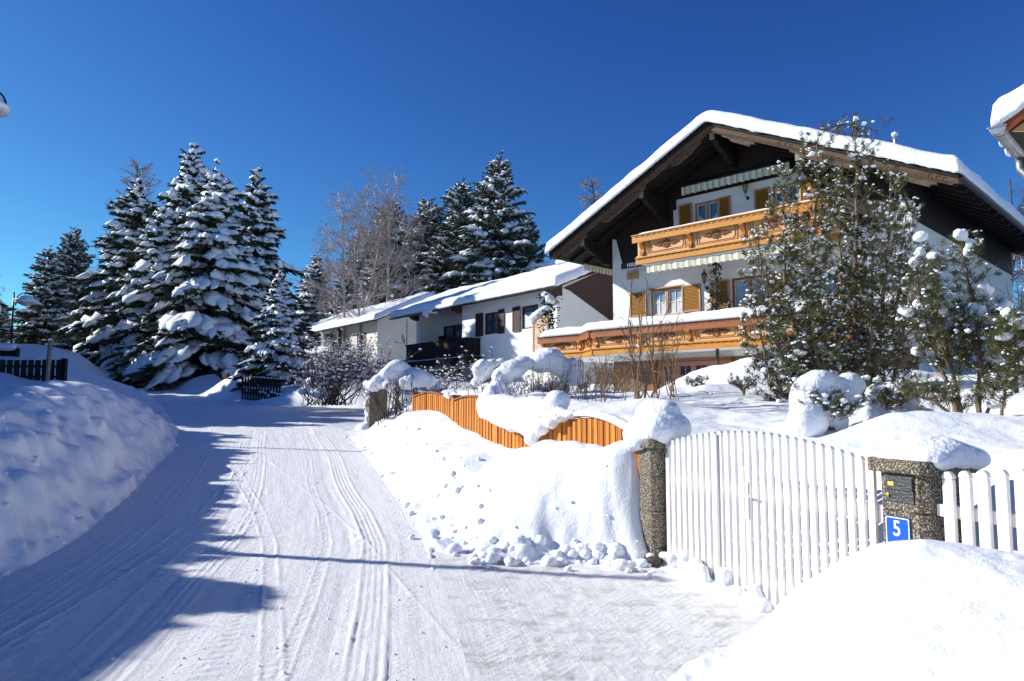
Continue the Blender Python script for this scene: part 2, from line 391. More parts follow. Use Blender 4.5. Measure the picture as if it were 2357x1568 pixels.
def segdist(p, poly):
    d = np.full(len(p), 1e9); k = len(poly)
    for i in range(k):
        a = poly[i]; b = poly[(i+1) % k]; ab = b-a; t = np.clip(((p-a) @ ab)/max(ab @ ab, 1e-9), 0, 1)
        d = np.minimum(d, np.linalg.norm(p-(a+t[:, None]*ab), axis=1))
    return d
def roaddist(p):
    """signed metres outside the cleared ground (negative on it)"""
    ds = []
    for poly in (ROADPOLY, DRV, SID):
        d = segdist(p, poly); ds.append(np.where(inpoly(p, poly), -d, d))
    return np.minimum(np.minimum(ds[0], ds[1]), ds[2])
CP = []
def cp(*l):
    for x, y, Y in l: CP.append(P(x, y, Y))
def cw(*l):
    for q in l: CP.append(np.array(q, float))
for y in (-15, -6, 0, 3, 5, 7, 9, 11.5, 14, 17, 20, 24, 28, 33, 38, 44, 52):
    for t in (0, .5, 1):
        CP.append(np.array([XL(y)*(1-t)+XR(y)*t, y, float(zr(y))]))
# bank left of the road
cp((200, 1050, 9.9), (110, 1150, 8.1), (110, 1000, 9.9), (0, 1200, 7.1), (0, 1090, 7.8), (0, 1000, 8.6), (0, 962, 9.1), (60, 920, 10.3), (110, 900, 11.4), (190, 985, 11.8), (300, 1000, 13.2), (330, 965, 15.2), (190, 886, 13.2), (222, 890, 14.4), (170, 930, 12.2), (268, 908, 15.8), (309, 934, 17), (361, 964, 17.6), (398, 990, 17.6), (300, 1060, 11.5))
cw((-9.0, 11.0, 1.2), (-10, 13.4, 1.4), (-10.6, 15.4, 1.5), (-8.6, 10, 1.1), (-7.4, 6, .75), (-11.2, 17.2, 1.6))
cp((50, 926, 14), (120, 913, 17), (0, 930, 13), (15, 905, 12.5), (0, 862, 22), (130, 856, 23.8), (100, 824, 30), (0, 817, 29), (200, 826, 36), (160, 806, 42), (40, 803, 44), (215, 852, 36), (190, 850, 30))
cw((-6.4, 4, .55), (-6.2, 1, .5), (-9, 3, .9), (-13, 6, 1.1), (-14, 11, 1.5), (-20, 14, 2), (-22, 22, 2.8), (-30, 30, 4.2), (-36, 42, 5), (-12, -10, .4), (-40, 10, 3))
# far bank and slope under the trees
cp((290, 842, 47), (255, 849, 50), (240, 851, 51), (330, 846, 44.5), (400, 856, 40), (470, 862, 36.5), (540, 859, 33.5), (480, 893, 35), (550, 905, 29.5), (560, 875, 30.5), (610, 911, 28.4), (650, 935, 25.6), (700, 882, 26), (740, 893, 25), (790, 885, 25.5), (830, 930, 24.2), (840, 868, 30), (620, 866, 31), (700, 850, 34), (560, 845, 42), (440, 846, 45), (320, 836, 48), (200, 815, 55))
cw((-8, 38, 3.0), (-4, 34, 2.6), (-8, 52, 4), (0, 47, 3.6), (10, 45, 4.2), (-20, 65, 6), (5, 65, 6.2), (25, 60, 6), (-50, 70, 5.6), (-36, 50, 5.0), (-44, 58, 5.2), (-40, 110, 12), (0, 110, 11), (50, 100, 10), (0, 200, 16), (-120, 200, 18), (120, 200, 16), (90, 60, 7), (-90, 40, 8), (-120, 90, 13), (120, 100, 10))
# bank between road and wooden fence
cp((830, 976, 16.4), (900, 968, 14.4), (870, 1010, 13.4), (955, 972, 15.2), (1000, 990, 12.6), (1080, 1010, 11.6), (1160, 1027, 10.7), (930, 1050, 11.2), (1000, 1090, 9.3), (1060, 1050, 10), (1180, 1062, 8.9), (1262, 1010, 8.6), (1340, 1012, 7.95), (1420, 1006, 7.5), (1452, 1015, 7.5), (1300, 1100, 7.8), (1200, 1130, 7.95), (1400, 1150, 7.35), (1470, 1180, 7.2), (1420, 1245, 7.12), (1300, 1235, 7.4), (1110, 1170, 8.2), (1050, 1190, 8.35), (1200, 1245, 7.4), (1120, 1260, 7.6))
cw((1.38, 7.0, .08), (1.55, 6.85, .06), (1.3, 7.13, .12), (1.22, 7.05, .2), (1.2, 7.5, 1.18), (1.1, 7.78, 1.1), (.9, 8.2, 1.1), (.68, 8.65, 1.06), (.5, 9.1, 1.02), (1.75, 8.1, 1.2), (1.5, 8.6, 1.22), (1.3, 9.1, 1.25), (1.1, 9.6, 1.25), (1.2, 7.3, .95), (1.24, 7.18, .6), (1.28, 7.08, .3))
# side road corner and garden
cw((2, 19.3, 1.3), (-2, 19.2, 1.15), (4, 26, 1.9), (-2, 27, 1.7))
cp((1050, 903, 18), (1060, 888, 20.5), (1000, 906, 17.3), (1300, 935, 12), (1450, 932, 12.2), (1250, 915, 14), (1380, 905, 15.5), (1570, 903, 15.6), (1500, 905, 17.5), (1600, 860, 18.4), (1650, 840, 17.4), (1730, 820, 16.8), (1690, 885, 14), (1730, 905, 12.6), (1600, 935, 11.5), (1760, 955, 10.4), (1650, 965, 10), (1800, 990, 8.8), (1600, 985, 9.2), (1900, 1005, 7.3), (1950, 1010, 7.9), (1800, 950, 11.2), (1850, 870, 14.5))
cp((1990, 972, 7.7), (2050, 960, 7.2), (2150, 963, 7.0), (2240, 995, 6.6), (2130, 1030, 6.2), (2300, 965, 8), (2357, 945, 8.8), (1990, 880, 12.8), (2110, 880, 13.2), (2250, 878, 13.5), (2357, 885, 13), (2357, 1000, 6.3), (2290, 1045, 5.6), (2357, 1062, 4.9))
cw((1.9, 6.9, .75), (2.3, 6.1, .7), (2.75, 5.2, .8), (3.3, 4.4, .95), (3.6, 3.3, .85), (1.75, 7.6, 1.0))
for u, v, z in ((0, -.6, 2.05), (3, -.6, 2.1), (6, -.8, 2.35), (9.5, -.5, 2.3), (11, 4, 2.4), (13, 9, 2.7), (5, 6, 2.3), (-4, 2, 2.2), (-3, -3, 1.95)):
    cw((3.586+.7071*(u+v), 25.3+.7071*(v-u), z))
cw((14, 12, 2), (20, 16, 2.4), (9, 8, 1.7), (10, 3, 1.3), (18, 5, 1.6), (30, 30, 4), (40, 10, 2.5), (25, 0, 1.5))
# heap beside the gate, right in front
cp((2080, 1236, 3.72), (2140, 1240, 3.72), (2000, 1262, 3.85), (1900, 1312, 4.0), (1800, 1368, 4.12), (1720, 1425, 4.25), (1640, 1475, 4.3), (1560, 1528, 4.3), (2240, 1262, 3.68), (2357, 1274, 3.5), (1700, 1560, 3.3), (1800, 1500, 3.4), (1950, 1420, 3.25), (2100, 1390, 3.1), (2200, 1500, 2.7), (2357, 1480, 2.6), (2000, 1560, 2.75), (1600, 1568, 3.75))
cw((2.4, 4.55, .55), (2.0, 4.95, .3), (2.9, 4.0, .75), (2.2, 1, .7), (1.1, 2.6, .35), (.8, 1, .25), (3.5, 2, 1.0), (5, 0, 1.1), (1.5, -5, .3), (8, -8, .8), (4, -12, .3))
CP = np.array(CP)
_cx = CP[:, :2]
def _ker(a, b): 
    d2 = ((a[:, None, :]-b[None, :, :])**2).sum(2); return np.sqrt(d2+.16)
_K = _ker(_cx, _cx)+np.diag(np.full(len(_cx), -.012)); _n = len(_cx)
_A = np.zeros((_n+3, _n+3)); _A[:_n, :_n] = _K; _A[:_n, _n] = 1; _A[:_n, _n+1:] = _cx; _A[_n, :_n] = 1; _A[_n+1:, :_n] = _cx.T
_W = np.linalg.lstsq(_A, np.concatenate([CP[:, 2], np.zeros(3)]), rcond=None)[0]
def rbf(p):
    o = np.empty(len(p))
    for i in range(0, len(p), 20000):
        q = p[i:i+20000]; o[i:i+20000] = _ker(q, _cx) @ _W[:_n]+_W[_n]+q @ _W[_n+1:]
    return o
def clods(p, cell, seed=0):
    """rounded lumps of many sizes, height 0..1"""
    q = np.asarray(p)/cell; i = np.floor(q).astype(int); h = np.zeros(len(q))
    for dx in (-1, 0, 1):
        for dy in (-1, 0, 1):
            a, b = i[:, 0]+dx, i[:, 1]+dy; k = _perm[(_perm[(a+seed*31) & 511]+b) & 511]; k2 = _perm[(k+91) & 511]; k3 = _perm[(k2+57) & 511]
            d = np.hypot(a+k/511.-q[:, 0], b+k2/511.-q[:, 1]); r = .25+.5*(k3/511.)**1.5
            h = np.maximum(h, r*1.3*np.sqrt(np.clip(1-(d/r)**2, 0, 1)))
    return h
def p3(p, s, z=0.): return np.stack([p[:, 0]*s, p[:, 1]*s, np.full(len(p), z)], 1)
def terrain(p, fine=True):
    p = np.asarray(p, float).reshape(-1, 2); d = roaddist(p); dw = d+.09*fbm(p3(p, 1.6), 3)*(1-.75*sstep(-1.4, -.6, p[:, 0])*sstep(8.8, 7.9, p[:, 1]))
    z = rbf(p); base = zr(p[:, 1]); k = sstep(0, .75, dw)
    kw = .75-.38*sstep(0, .6, XL(p[:, 1])-p[:, 0])-.30*sstep(-1.4, -.6, p[:, 0])*sstep(8.8, 7.9, p[:, 1])*sstep(6.0, 6.6, p[:, 1]); k = np.where(kw < .74, np.clip(dw/kw, 0, 1), k); z = base*(1-k)+z*k
    far = np.linalg.norm(p, axis=1)
    # soft drifts everywhere, clods by the ploughed edges and on the bank faces
    z = z+k*.10*fbm(p3(p, .55, 3), 3)*np.clip(far/9, .25, 1.6)
    if fine:
        left = sstep(0, 1.0, -(p[:, 0]-XL(p[:, 1])))*sstep(30, 16, p[:, 1])
        face = left*sstep(3.4, 1.4, d)*sstep(-.05, .15, dw)
        wp = p+.06*np.stack([fbm(p3(p, 5), 2), fbm(p3(p, 5, 7), 2)], 1); cl1, cl2 = clods(wp, .17, 1), clods(wp, .34, 2); patch = .35+.65*sstep(-.15, .25, fbm(p3(p, 1.1, 2), 3)); z = z+face*patch*(.012*cl1+.02*cl2)
        crest = left*sstep(1.6, 3.2, d)
        z = z+crest*.42*sstep(16, 12, p[:, 1])*fbm(np.stack([p[:, 0]*.5+p[:, 1]*.35, p[:, 1]*.9-p[:, 0]*.5, p[:, 0]*0+8], 1), 2)
        lump = np.exp(-((dw-.35)/.40)**2)*(p[:, 0] > XR(p[:, 1])-.2)*sstep(17, 9, p[:, 1])*sstep(3.4, 5.2, p[:, 1]-1.1*np.maximum(p[:, 0]-.6, 0))
        z = z+lump*(.030*cl1+.04*cl2-.01); near = sstep(-1.2, -.4, p[:, 0])*sstep(1.45, 1.1, p[:, 0])*sstep(6.3, 6.7, p[:, 1])*sstep(8.6, 7.8, p[:, 1])*(dw > 0); z = z+near*.015*fbm(p3(p, 5, 2), 4, .6)
        z = z+k*.026*fbm(p3(p, 3.3, 9), 3)+k*sstep(0, 1, p[:, 0]-XR(p[:, 1])-1.5)*sstep(7, 9, p[:, 1])*(.05*fbm(p3(p, 1.5, 21), 3, .6)+.12*fbm(p3(p, .75, 23), 2))+k*.006*fbm(p3(p, 14, 4), 2)
    ins = sstep(.0, .25, -dw)
    return z-.14*ins-.012*(dw < .0)
def gz(x, y): return float(terrain([(x, y)], False)[0])

# the ground: one sheet out to the horizon, finer near the road
az = np.concatenate([np.linspace(-180, -62, 50)[:-1], np.linspace(-62, 62, 560), np.linspace(62, 180, 50)[1:-1]]); az = np.radians(az)
rr = np.concatenate([[0.0], np.geomspace(.6, 2.6, 24)[:-1], np.geomspace(2.6, 32, 440)[:-1], np.geomspace(32, 1500, 110)])
AA, RR = np.meshgrid(az, rr)
pts = np.stack([RR*np.sin(AA), RR*np.cos(AA)], 2).reshape(-1, 2)
zz = terrain(pts); far = np.linalg.norm(pts, axis=1)
zz = np.where(far > 150, zz*np.clip(1-(far-150)/400, 0, 1)+12*np.clip((far-150)/400, 0, 1), zz)
na, nr_ = len(az), len(rr)
# rough the steep ploughed faces along their own normals, so that clods stand out of them sideways too
V3 = np.concatenate([pts, zz[:, None]], 1).reshape(nr_, na, 3)
du = np.roll(V3, -1, 1)-np.roll(V3, 1, 1); dv = np.gradient(V3, axis=0); NN = np.cross(du, dv); NN /= np.linalg.norm(NN, axis=2)[:, :, None]+1e-12; NN *= np.sign(NN[:, :, 2:3]+1e-9)
NN = NN.reshape(-1, 3); V3 = V3.reshape(-1, 3)
def clods3(q, cell, seed=0):
    q = q/cell; i = np.floor(q).astype(int); h = np.zeros(len(q))
    for dx in (-1, 0, 1):
        for dy in (-1, 0, 1):
            for dz in (-1, 0, 1):
                a, b, c = i[:, 0]+dx, i[:, 1]+dy, i[:, 2]+dz
                k = _perm[(_perm[(_perm[(a+seed*31) & 511]+b) & 511]+c) & 511]; k2 = _perm[(k+91) & 511]; k3 = _perm[(k2+57) & 511]; k4 = _perm[(k3+13) & 511]
                d = np.sqrt((a+k/511.-q[:, 0])**2+(b+k2/511.-q[:, 1])**2+(c+k3/511.-q[:, 2])**2); r = .25+.5*(k4/511.)**1.5
                h = np.maximum(h, r*1.3*np.sqrt(np.clip(1-(d/r)**2, 0, 1)))
    return h
sel = np.where((pts[:, 1] > 2) & (pts[:, 1] < 30) & (far < 36))[0]; ps = pts[sel]; dd_ = roaddist(ps)
lf_ = sstep(-.02, .12, XL(ps[:, 1])-ps[:, 0])*sstep(-.02, .12, dd_)*sstep(2.2, .9, dd_)*sstep(30, 20, ps[:, 1])
rt_ = sstep(-.1, .1, ps[:, 0]-XR(ps[:, 1]))*sstep(-.02, .06, dd_)*sstep(1.0, .45, dd_)*sstep(19, 14, ps[:, 1])*sstep(1.5, 1.2, ps[:, 0])
nr2 = sstep(-1.3, -.5, ps[:, 0])*sstep(1.5, 1.15, ps[:, 0])*sstep(6.4, 6.7, ps[:, 1])*sstep(8.8, 8.0, ps[:, 1])*(dd_ > -.02)
msk = np.maximum(np.maximum(lf_, rt_), nr2*.9); keep = msk > .01; sel = sel[keep]; msk = msk[keep]; q3 = V3[sel]; dd_ = dd_[keep]; lf_ = lf_[keep]; nr2 = nr2[keep]
q3w = q3+.05*np.stack([fbm(q3*5+k*9, 2) for k in range(3)], 1)
pat = .45+.55*sstep(-.2, .25, fbm(q3*1.3+4, 3)); foot = sstep(.75, .1, dd_)*(1-nr2)+nr2*sstep(.42, .08, dd_)
A1 = clods3(q3w, .13, 1)*.035+clods3(q3w, .24, 2)*.07
A2 = clods3(q3w, .42, 3)*.12
amp_ = (1.5+1.1*lf_)*A1*(.35+.65*np.maximum(pat*np.maximum(lf_, nr2*.6), foot))+1.25*A2*(.2*lf_+.8*foot*(1-.6*lf_))*pat*(1-.85*nr2)
amp_ = amp_*(1-.55*nr2*(dd_ > .35))+.045*(1-.6*nr2)*fbm(q3*3.1, 4, .6)+.03*np.abs(fbm(q3*7, 3, .6))*lf_
V3[sel] += NN[sel]*(amp_*msk)[:, None]
G3 = V3.reshape(nr_, na, 3)
for _ in range(2):                                              # settle the sharpest crumbs
    av = (np.roll(G3, 1, 1)+np.roll(G3, -1, 1)+np.roll(G3, 1, 0)+np.roll(G3, -1, 0))/4
    fl = G3.reshape(-1, 3); fl[sel] += .45*(av.reshape(-1, 3)[sel]-fl[sel])
V3 = G3.reshape(-1, 3)
idx = np.arange(na*nr_).reshape(nr_, na); nx = np.roll(idx, -1, 1)
quads = np.stack([idx[:-1], idx[1:], nx[1:], nx[:-1]], 2).reshape(-1, 4)[:, ::-1]
def grid_object(name, v, quads, material, uv=None, smooth=True):
    me = bpy.data.meshes.new(name); me.vertices.add(len(v)); me.vertices.foreach_set('co', np.asarray(v, float).ravel())
    k = len(quads); me.loops.add(4*k); me.polygons.add(k)
    me.loops.foreach_set('vertex_index', quads.ravel().astype(np.int32))
    me.polygons.foreach_set('loop_start', (np.arange(k)*4).astype(np.int32))
    me.polygons.foreach_set('loop_total', np.full(k, 4, np.int32))
    me.update(calc_edges=True)
    me.polygons.foreach_set('use_smooth', np.full(k, smooth))
    if uv is not None:
        lay = me.uv_layers.new(name='UVMap'); lay.data.foreach_set('uv', uv[quads.ravel()].astype(float).ravel())
    me.materials.append(material); me.validate(); me.update()
    return link(name, me)
g = grid_object('snow_ground', V3, quads, m_ground)
tag(g, 'deep white snow covering the gardens, banks and hillside', kind='structure')

# road, driveway and side road: cleared, driven-over snow
def rut(u, c, wd): return np.exp(-((u-c)/wd)**2)
def roadsurf(p):
    x, y = p[:, 0], p[:, 1]; u = XR(y)-x; z = zr(y)+.004
    wob = .05*np.sin(y*.35)+.03*np.sin(y*.9+1)
    on = sstep(-.3, .2, u)
    t = 0
    for c, wd, a in ((.48, .02, .012), (.545, .012, .008), (.60, .012, .009), (.66, .012, .008), (.72, .02, .013), (.86, .05, -.007), (1.05, .014, .006), (1.16, .012, .005), (1.98, .018, .008), (2.06, .012, .006), (2.13, .012, .006), (2.28, .04, -.007), (2.5, .018, .008), (3.1, .016, .006), (3.2, .012, .005), (3.35, .016, .006)):
        t = t+a*rut(u+wob*(1 if c < 1.5 else -.8), c, wd)
    for c0, sl_, a in ((1.3, .16, .012), (1.45, .16, .012), (2.9, -.10, .010), (3.05, -.10, .010), (.2, .22, .010)):
        t = t+.7*a*rut(u, c0+sl_*(y-6), .016)*sstep(18, 14, y)
    t = t*(.45+.9*sstep(-.3, .3, fbm(np.stack([u*2.5, y*.8, y*0+31], 1), 3, .6))); z = z+t*on*np.clip(1.25-y/30, .3, 1)
    z = z+.012*fbm(np.stack([u*2.2, y*.5, y*0], 1), 3)+.008*fbm(p3(p, 5.5), 3, .6)
    dr = sstep(.1, .5, -u)*sstep(9, 7, y)
    tread = sstep(.05, .3, fbm(np.stack([u*3.0, y*.22, y*0+3], 1), 2)); z = z+.006*tread*np.sin(y*60+np.abs((u*5) % 2-1)*4)*on*sstep(14, 9, y)
    z = z+.010*clods(p, .09, 4)*sstep(.1, .45, fbm(np.stack([u*2.2, y*.35, y*0+9], 1), 3))*sstep(16, 10, y)
    z = z+dr*(.022*fbm(p3(p, 6.5, 3), 4, .65)+.012*np.abs(fbm(p3(p, 11, 1), 2)))
    return z
def strip(name, rows, left, right, nc, material, label):
    T, Y = np.meshgrid(np.linspace(0, 1, nc), rows)
    X = left(Y)*(1-T)+right(Y)*T; p = np.stack([X, Y], 2).reshape(-1, 2)
    v = np.concatenate([p, roadsurf(p)[:, None]], 1)
    i = np.arange(len(rows)*nc).reshape(len(rows), nc)
    q = np.stack([i[:-1, :-1], i[:-1, 1:], i[1:, 1:], i[1:, :-1]], 2).reshape(-1, 4)
    uv = np.stack([XR(p[:, 1])-p[:, 0], p[:, 1]], 1)
    o = grid_object(name, v, q, material, uv); tag(o, label, kind='structure'); return o
rows = np.concatenate([np.linspace(-6, 3, 40)[:-1], np.linspace(3, 11, 330)[:-1], np.linspace(11, 22, 130)[:-1], np.linspace(22, 60, 90)])
strip('road', rows, lambda y: XL(y)-.12, lambda y: XR(y)+.06, 300, m_road, 'snow covered village road with tyre tracks curving uphill to the left')
drows = np.linspace(2.5, 7.8, 150)
DX = np.array([(.0, 2.5), (.45, 2.9), (.75, 3.6), (1.15, 4.5), (1.6, 5.05), (2.1, 5.6), (1.95, 6.3), (1.7, 7.0), (1.1, 7.25), (-.3, 7.8)])
strip('driveway', drows, lambda y: XR(y)+.06, lambda y: np.interp(y, DX[:, 1], DX[:, 0]), 90, m_drive, 'churned snowy driveway with brown slush in front of the white gate')
srows = np.linspace(18.5, 26.95, 90)
SX = np.array([(-4.2, 18.5), (-3.6, 19.2), (-2.6, 20.1), (6, 20.9), (6, 23.6), (-4, 24.9), (-7.6, 26.7), (-8.7, 27)])
strip('side_road', srows, lambda y: XR(y)+.06, lambda y: np.interp(y, SX[:, 1], SX[:, 0]), 120, m_side, 'side road of packed snow with grey slush turning off to the right')
# loose clods thrown up by the plough
m = MB(); k = 0
rs = np.random.RandomState(5)
while k < 760:
    y = 4.2+rs.rand()**1.4*13; side = rs.rand() < .62
    if side: x = XR(y)+rs.normal(.35, .25)
    else: x = XL(y)-abs(rs.normal(.5, .6))
    if side and y < 7.1:
        x = rs.uniform(-.5, 1.35); y = 7.16+rs.normal(.0, .17)-.08*rs.rand()+.25*max(0, .5-x)
    d = roaddist(np.array([(x, y)]))[0]
    if d < -.32 or (d < 0 and rs.rand() < .6): continue
    r = .010+.042*rs.rand()**3.5
    if not side: r *= 1.25
    if side and 6.6 < y < 7.8 and -.6 < x < 1.4: r = (.02+.065*rs.rand()**1.8)*(.35 if terrain([(x, y)])[0] > .26 else 1)
    z = max(terrain([(x, y)])[0], roadsurf(np.array([(x, y)]))[0] if d < 0 else -9)
    m.blob((x, y, z+r*.35), (r*rs.uniform(.8, 1.3), r, r*.8), k, .3, 2, rs.rand()*6, 1.9); k += 1
while k < 1000:                                                     # crumbs dropped on the packed road
    y = 4.4+rs.rand()**1.5*11; u_ = rs.choice([1.75, 2.4, .25, 1.3])+rs.normal(0, .22); x = float(XR(y))-u_; r = .004+.010*rs.rand()**3
    m.blob((x, y, roadsurf(np.array([(x, y)]))[0]+r*.4), (r*rs.uniform(.8, 1.5), r, r*.7), k, .3, 1, rs.rand()*6, 1.9); k += 1
tag(m.build('snow_clods', snow, None, True), 'small clods of ploughed snow along both edges of the road', kind='stuff')
# ------------------------------------------------------------------ houses: shared pieces
def wall_sheet(mb, x0, x1, z0, z1, holes, y=0, depth=.16):
    xs = sorted({x0, x1, *[h[0] for h in holes], *[h[1] for h in holes]}); zs = sorted({z0, z1, *[h[2] for h in holes], *[h[3] for h in holes]})
    for a, b in zip(xs, xs[1:]):
        for c, d in zip(zs, zs[1:]):
            mx, mz = (a+b)/2, (c+d)/2
            if any(h[0] < mx < h[1] and h[2] < mz < h[3] for h in holes): continue
            mb.add([(a, y, c), (b, y, c), (b, y, d), (a, y, d)], [(0, 1, 2, 3)])
    for a, b, c, d in holes:
        q = y+depth
        mb.add([(a, y, c), (b, y, c), (b, y, d), (a, y, d), (a, q, c), (b, q, c), (b, q, d), (a, q, d)], [(0, 4, 5, 1), (1, 5, 6, 2), (2, 6, 7, 3), (3, 7, 4, 0)])
def window(parent, x0, x1, z0, z1, y=.10, fm=win_frame, bm_=win_white, gm=glass, cols=2, bars=(2, 2), fw=.06, curtain=False, name='window'):
    m = MB()
    m.box(x0, x0+fw, y-.04, y+.06, z0, z1); m.box(x1-fw, x1, y-.04, y+.06, z0, z1)
    m.box(x0+fw, x1-fw, y-.04, y+.06, z1-fw, z1); m.box(x0+fw, x1-fw, y-.04, y+.06, z0, z0+fw)
    cw_ = (x1-x0-2*fw)/cols
    for i in range(1, cols): m.box(x0+fw+i*cw_-.05, x0+fw+i*cw_+.05, y-.035, y+.055, z0+fw, z1-fw)
    wn = m.build(name, fm, parent, bevel=.006)
    p = MB().box(x0+fw*.6, x1-fw*.6, y+.03, y+.045, z0+fw*.6, z1-fw*.6); p.build('pane', gm, wn)
    if bars:
        s = MB()
        for i in range(cols):
            a = x0+fw+i*cw_+(.05 if i else 0); b = x0+fw+(i+1)*cw_-(.05 if i < cols-1 else 0)
            s.box(a, a+.035, y-.01, y+.028, z0+fw, z1-fw); s.box(b-.035, b, y-.01, y+.028, z0+fw, z1-fw)
            s.box(a+.035, b-.035, y-.01, y+.028, z1-fw-.035, z1-fw); s.box(a+.035, b-.035, y-.01, y+.028, z0+fw, z0+fw+.035)
            for k in range(1, bars[0]): c = a+(b-a)*k/bars[0]; s.box(c-.012, c+.012, y+.006, y+.027, z0+fw+.035, z1-fw-.035)
            for k in range(1, bars[1]): c = z0+(z1-z0)*k/bars[1]; s.box(a+.035, b-.035, y+.004, y+.025, c-.012, c+.012)
        s.build('glazing_bars', bm_, wn)
    if curtain:
        c = MB(); n = 24; v = []; f = []
        for i in range(n+1):
            xx = x0+fw*1.2+(x1-x0-2.4*fw)*i/n
            v += [(xx, y+.024+.003*math.sin(i*2.1), z0+fw*1.2), (xx, y+.024+.003*math.sin(i*2.1), z0+(z1-z0)*(.55+.1*math.cos(i*.26)))]
        f = [(2*i, 2*i+2, 2*i+3, 2*i+1) for i in range(n)]
        c.add(v, f); c.build('curtain', curtain_m, wn)
    return wn
def shutter(parent, x0, x1, z0, z1, fm=shutter_frame, sm=shutter_m, y=-.05, slats=True):
    m = MB(); t = .05
    m.box(x0, x0+t, y-.02, y+.03, z0, z1); m.box(x1-t, x1, y-.02, y+.03, z0, z1)
    m.box(x0+t, x1-t, y-.02, y+.03, z0, z0+t); m.box(x0+t, x1-t, y-.02, y+.03, z1-t, z1)
    s = m.build('shutter', fm, parent)
    k = MB(); n = max(6, int((z1-z0)/.05)); h = (z1-z0-2*t)/n
    for i in range(n):
        c = z0+t+h*(i+.5)
        k.add([(x0+t, y-.012, c-h*.5), (x1-t, y-.012, c-h*.5), (x1-t, y+.012, c+h*.42), (x0+t, y+.012, c+h*.42)], [(0, 1, 2, 3)])
        k.add([(x0+t, y-.012, c-h*.5), (x1-t, y-.012, c-h*.5), (x1-t, y+.012, c-h*.56), (x0+t, y+.012, c-h*.56)], [(0, 1, 2, 3)])
    k.box(x0+t, x1-t, y+.014, y+.026, z0+t, z1-t)
    k.build('slats', sm, s)
    return s
def roof_snow(parent, prof, y0, y1, thick, name='roof_snow', seed=0, over=.08, edge=.22, ny=150, nx=120, front_sag=.0):
    """prof: z of the roof top over x (list of (x, z)); a thick blanket with rounded eaves"""
    px = [p[0] for p in prof]; pz = [p[1] for p in prof]; x0, x1 = px[0]-over, px[-1]+over; y0 -= over; y1 += over
    def dist_space(a, b, n):
        t = np.linspace(0, 1, n); e = .5-.5*np.cos(math.pi*t); return a+(b-a)*(.45*e+.55*t)
    xs = dist_space(x0, x1, nx); ys = dist_space(y0, y1, ny); X, Y = np.meshgrid(xs, ys); p = np.stack([X, Y], 2).reshape(-1, 2)
    sm = .30; zt = sum(np.interp(p[:, 0]+d, px, pz) for d in np.linspace(-sm, sm, 7))/7
    zb = np.interp(p[:, 0], px, pz)
    d = np.minimum(np.minimum(p[:, 0]-x0, x1-p[:, 0]), np.minimum(p[:, 1]-y0, y1-p[:, 1]))
    nn = fbm(np.stack([p[:, 0]*.7+seed*9, p[:, 1]*.7, p[:, 0]*0+seed], 1), 3)
    tt = thick*(1+.34*nn)
    k = np.clip(d/edge, 0, 1); rnd_ = np.sqrt(np.clip(1-(1-k)**2, 0, 1))
    edge_n = .5+.5*fbm(np.stack([p[:, 0]*2.5, p[:, 1]*2.5, p[:, 0]*0+seed+4], 1), 3)
    z = zt+tt*(.30*(.7+.6*edge_n)*(k < 1)+(1-.30*(.7+.6*edge_n)*(k < 1))*rnd_)
    z = np.where(d <= 1e-9, zb+tt*.18, z)
    jig = .035*fbm(np.stack([p[:, 0]*3, p[:, 1]*3, p[:, 0]*0+seed+2], 1), 4, .65)
    out = (k < .35)
    P3 = np.stack([p[:, 0]+jig*out, p[:, 1]+jig*out, z+.02*fbm(p3(p, 3, seed), 3)], 1)
    i = np.arange(ny*nx).reshape(ny, nx)
    q = np.stack([i[:-1, :-1], i[:-1, 1:], i[1:, 1:], i[1:, :-1]], 2).reshape(-1, 4)
    ring = np.concatenate([i[0, :], i[1:, -1], i[-1, -2::-1], i[-2:0:-1, 0]])
    low = P3[ring].copy(); r0 = p[ring]; inx = np.clip(r0[:, 0], x0+over*.9, x1-over*.9); iny = np.clip(r0[:, 1], y0+over*.9, y1-over*.9)
    drip = .03+.07*np.clip(fbm(np.stack([r0[:, 0]*4, r0[:, 1]*4, r0[:, 0]*0+seed], 1), 3, .7)+.1, 0, 1)
    low[:, 2] = np.interp(r0[:, 0], px, pz)-drip
    low2 = np.stack([inx, iny, np.interp(inx, px, pz)+.006], 1)
    n0 = len(P3); L = len(ring); a = np.arange(L); b = np.roll(a, -1)
    q1 = np.stack([ring[a], n0+a, n0+b, ring[b]], 1)[:, ::-1]; q2 = np.stack([n0+a, n0+L+a, n0+L+b, n0+b], 1)[:, ::-1]
    o = grid_object(name, np.concatenate([P3, low, low2]), np.concatenate([q, q1[:, ::-1], q2[:, ::-1]]), snow)
    o.parent = parent
    return o
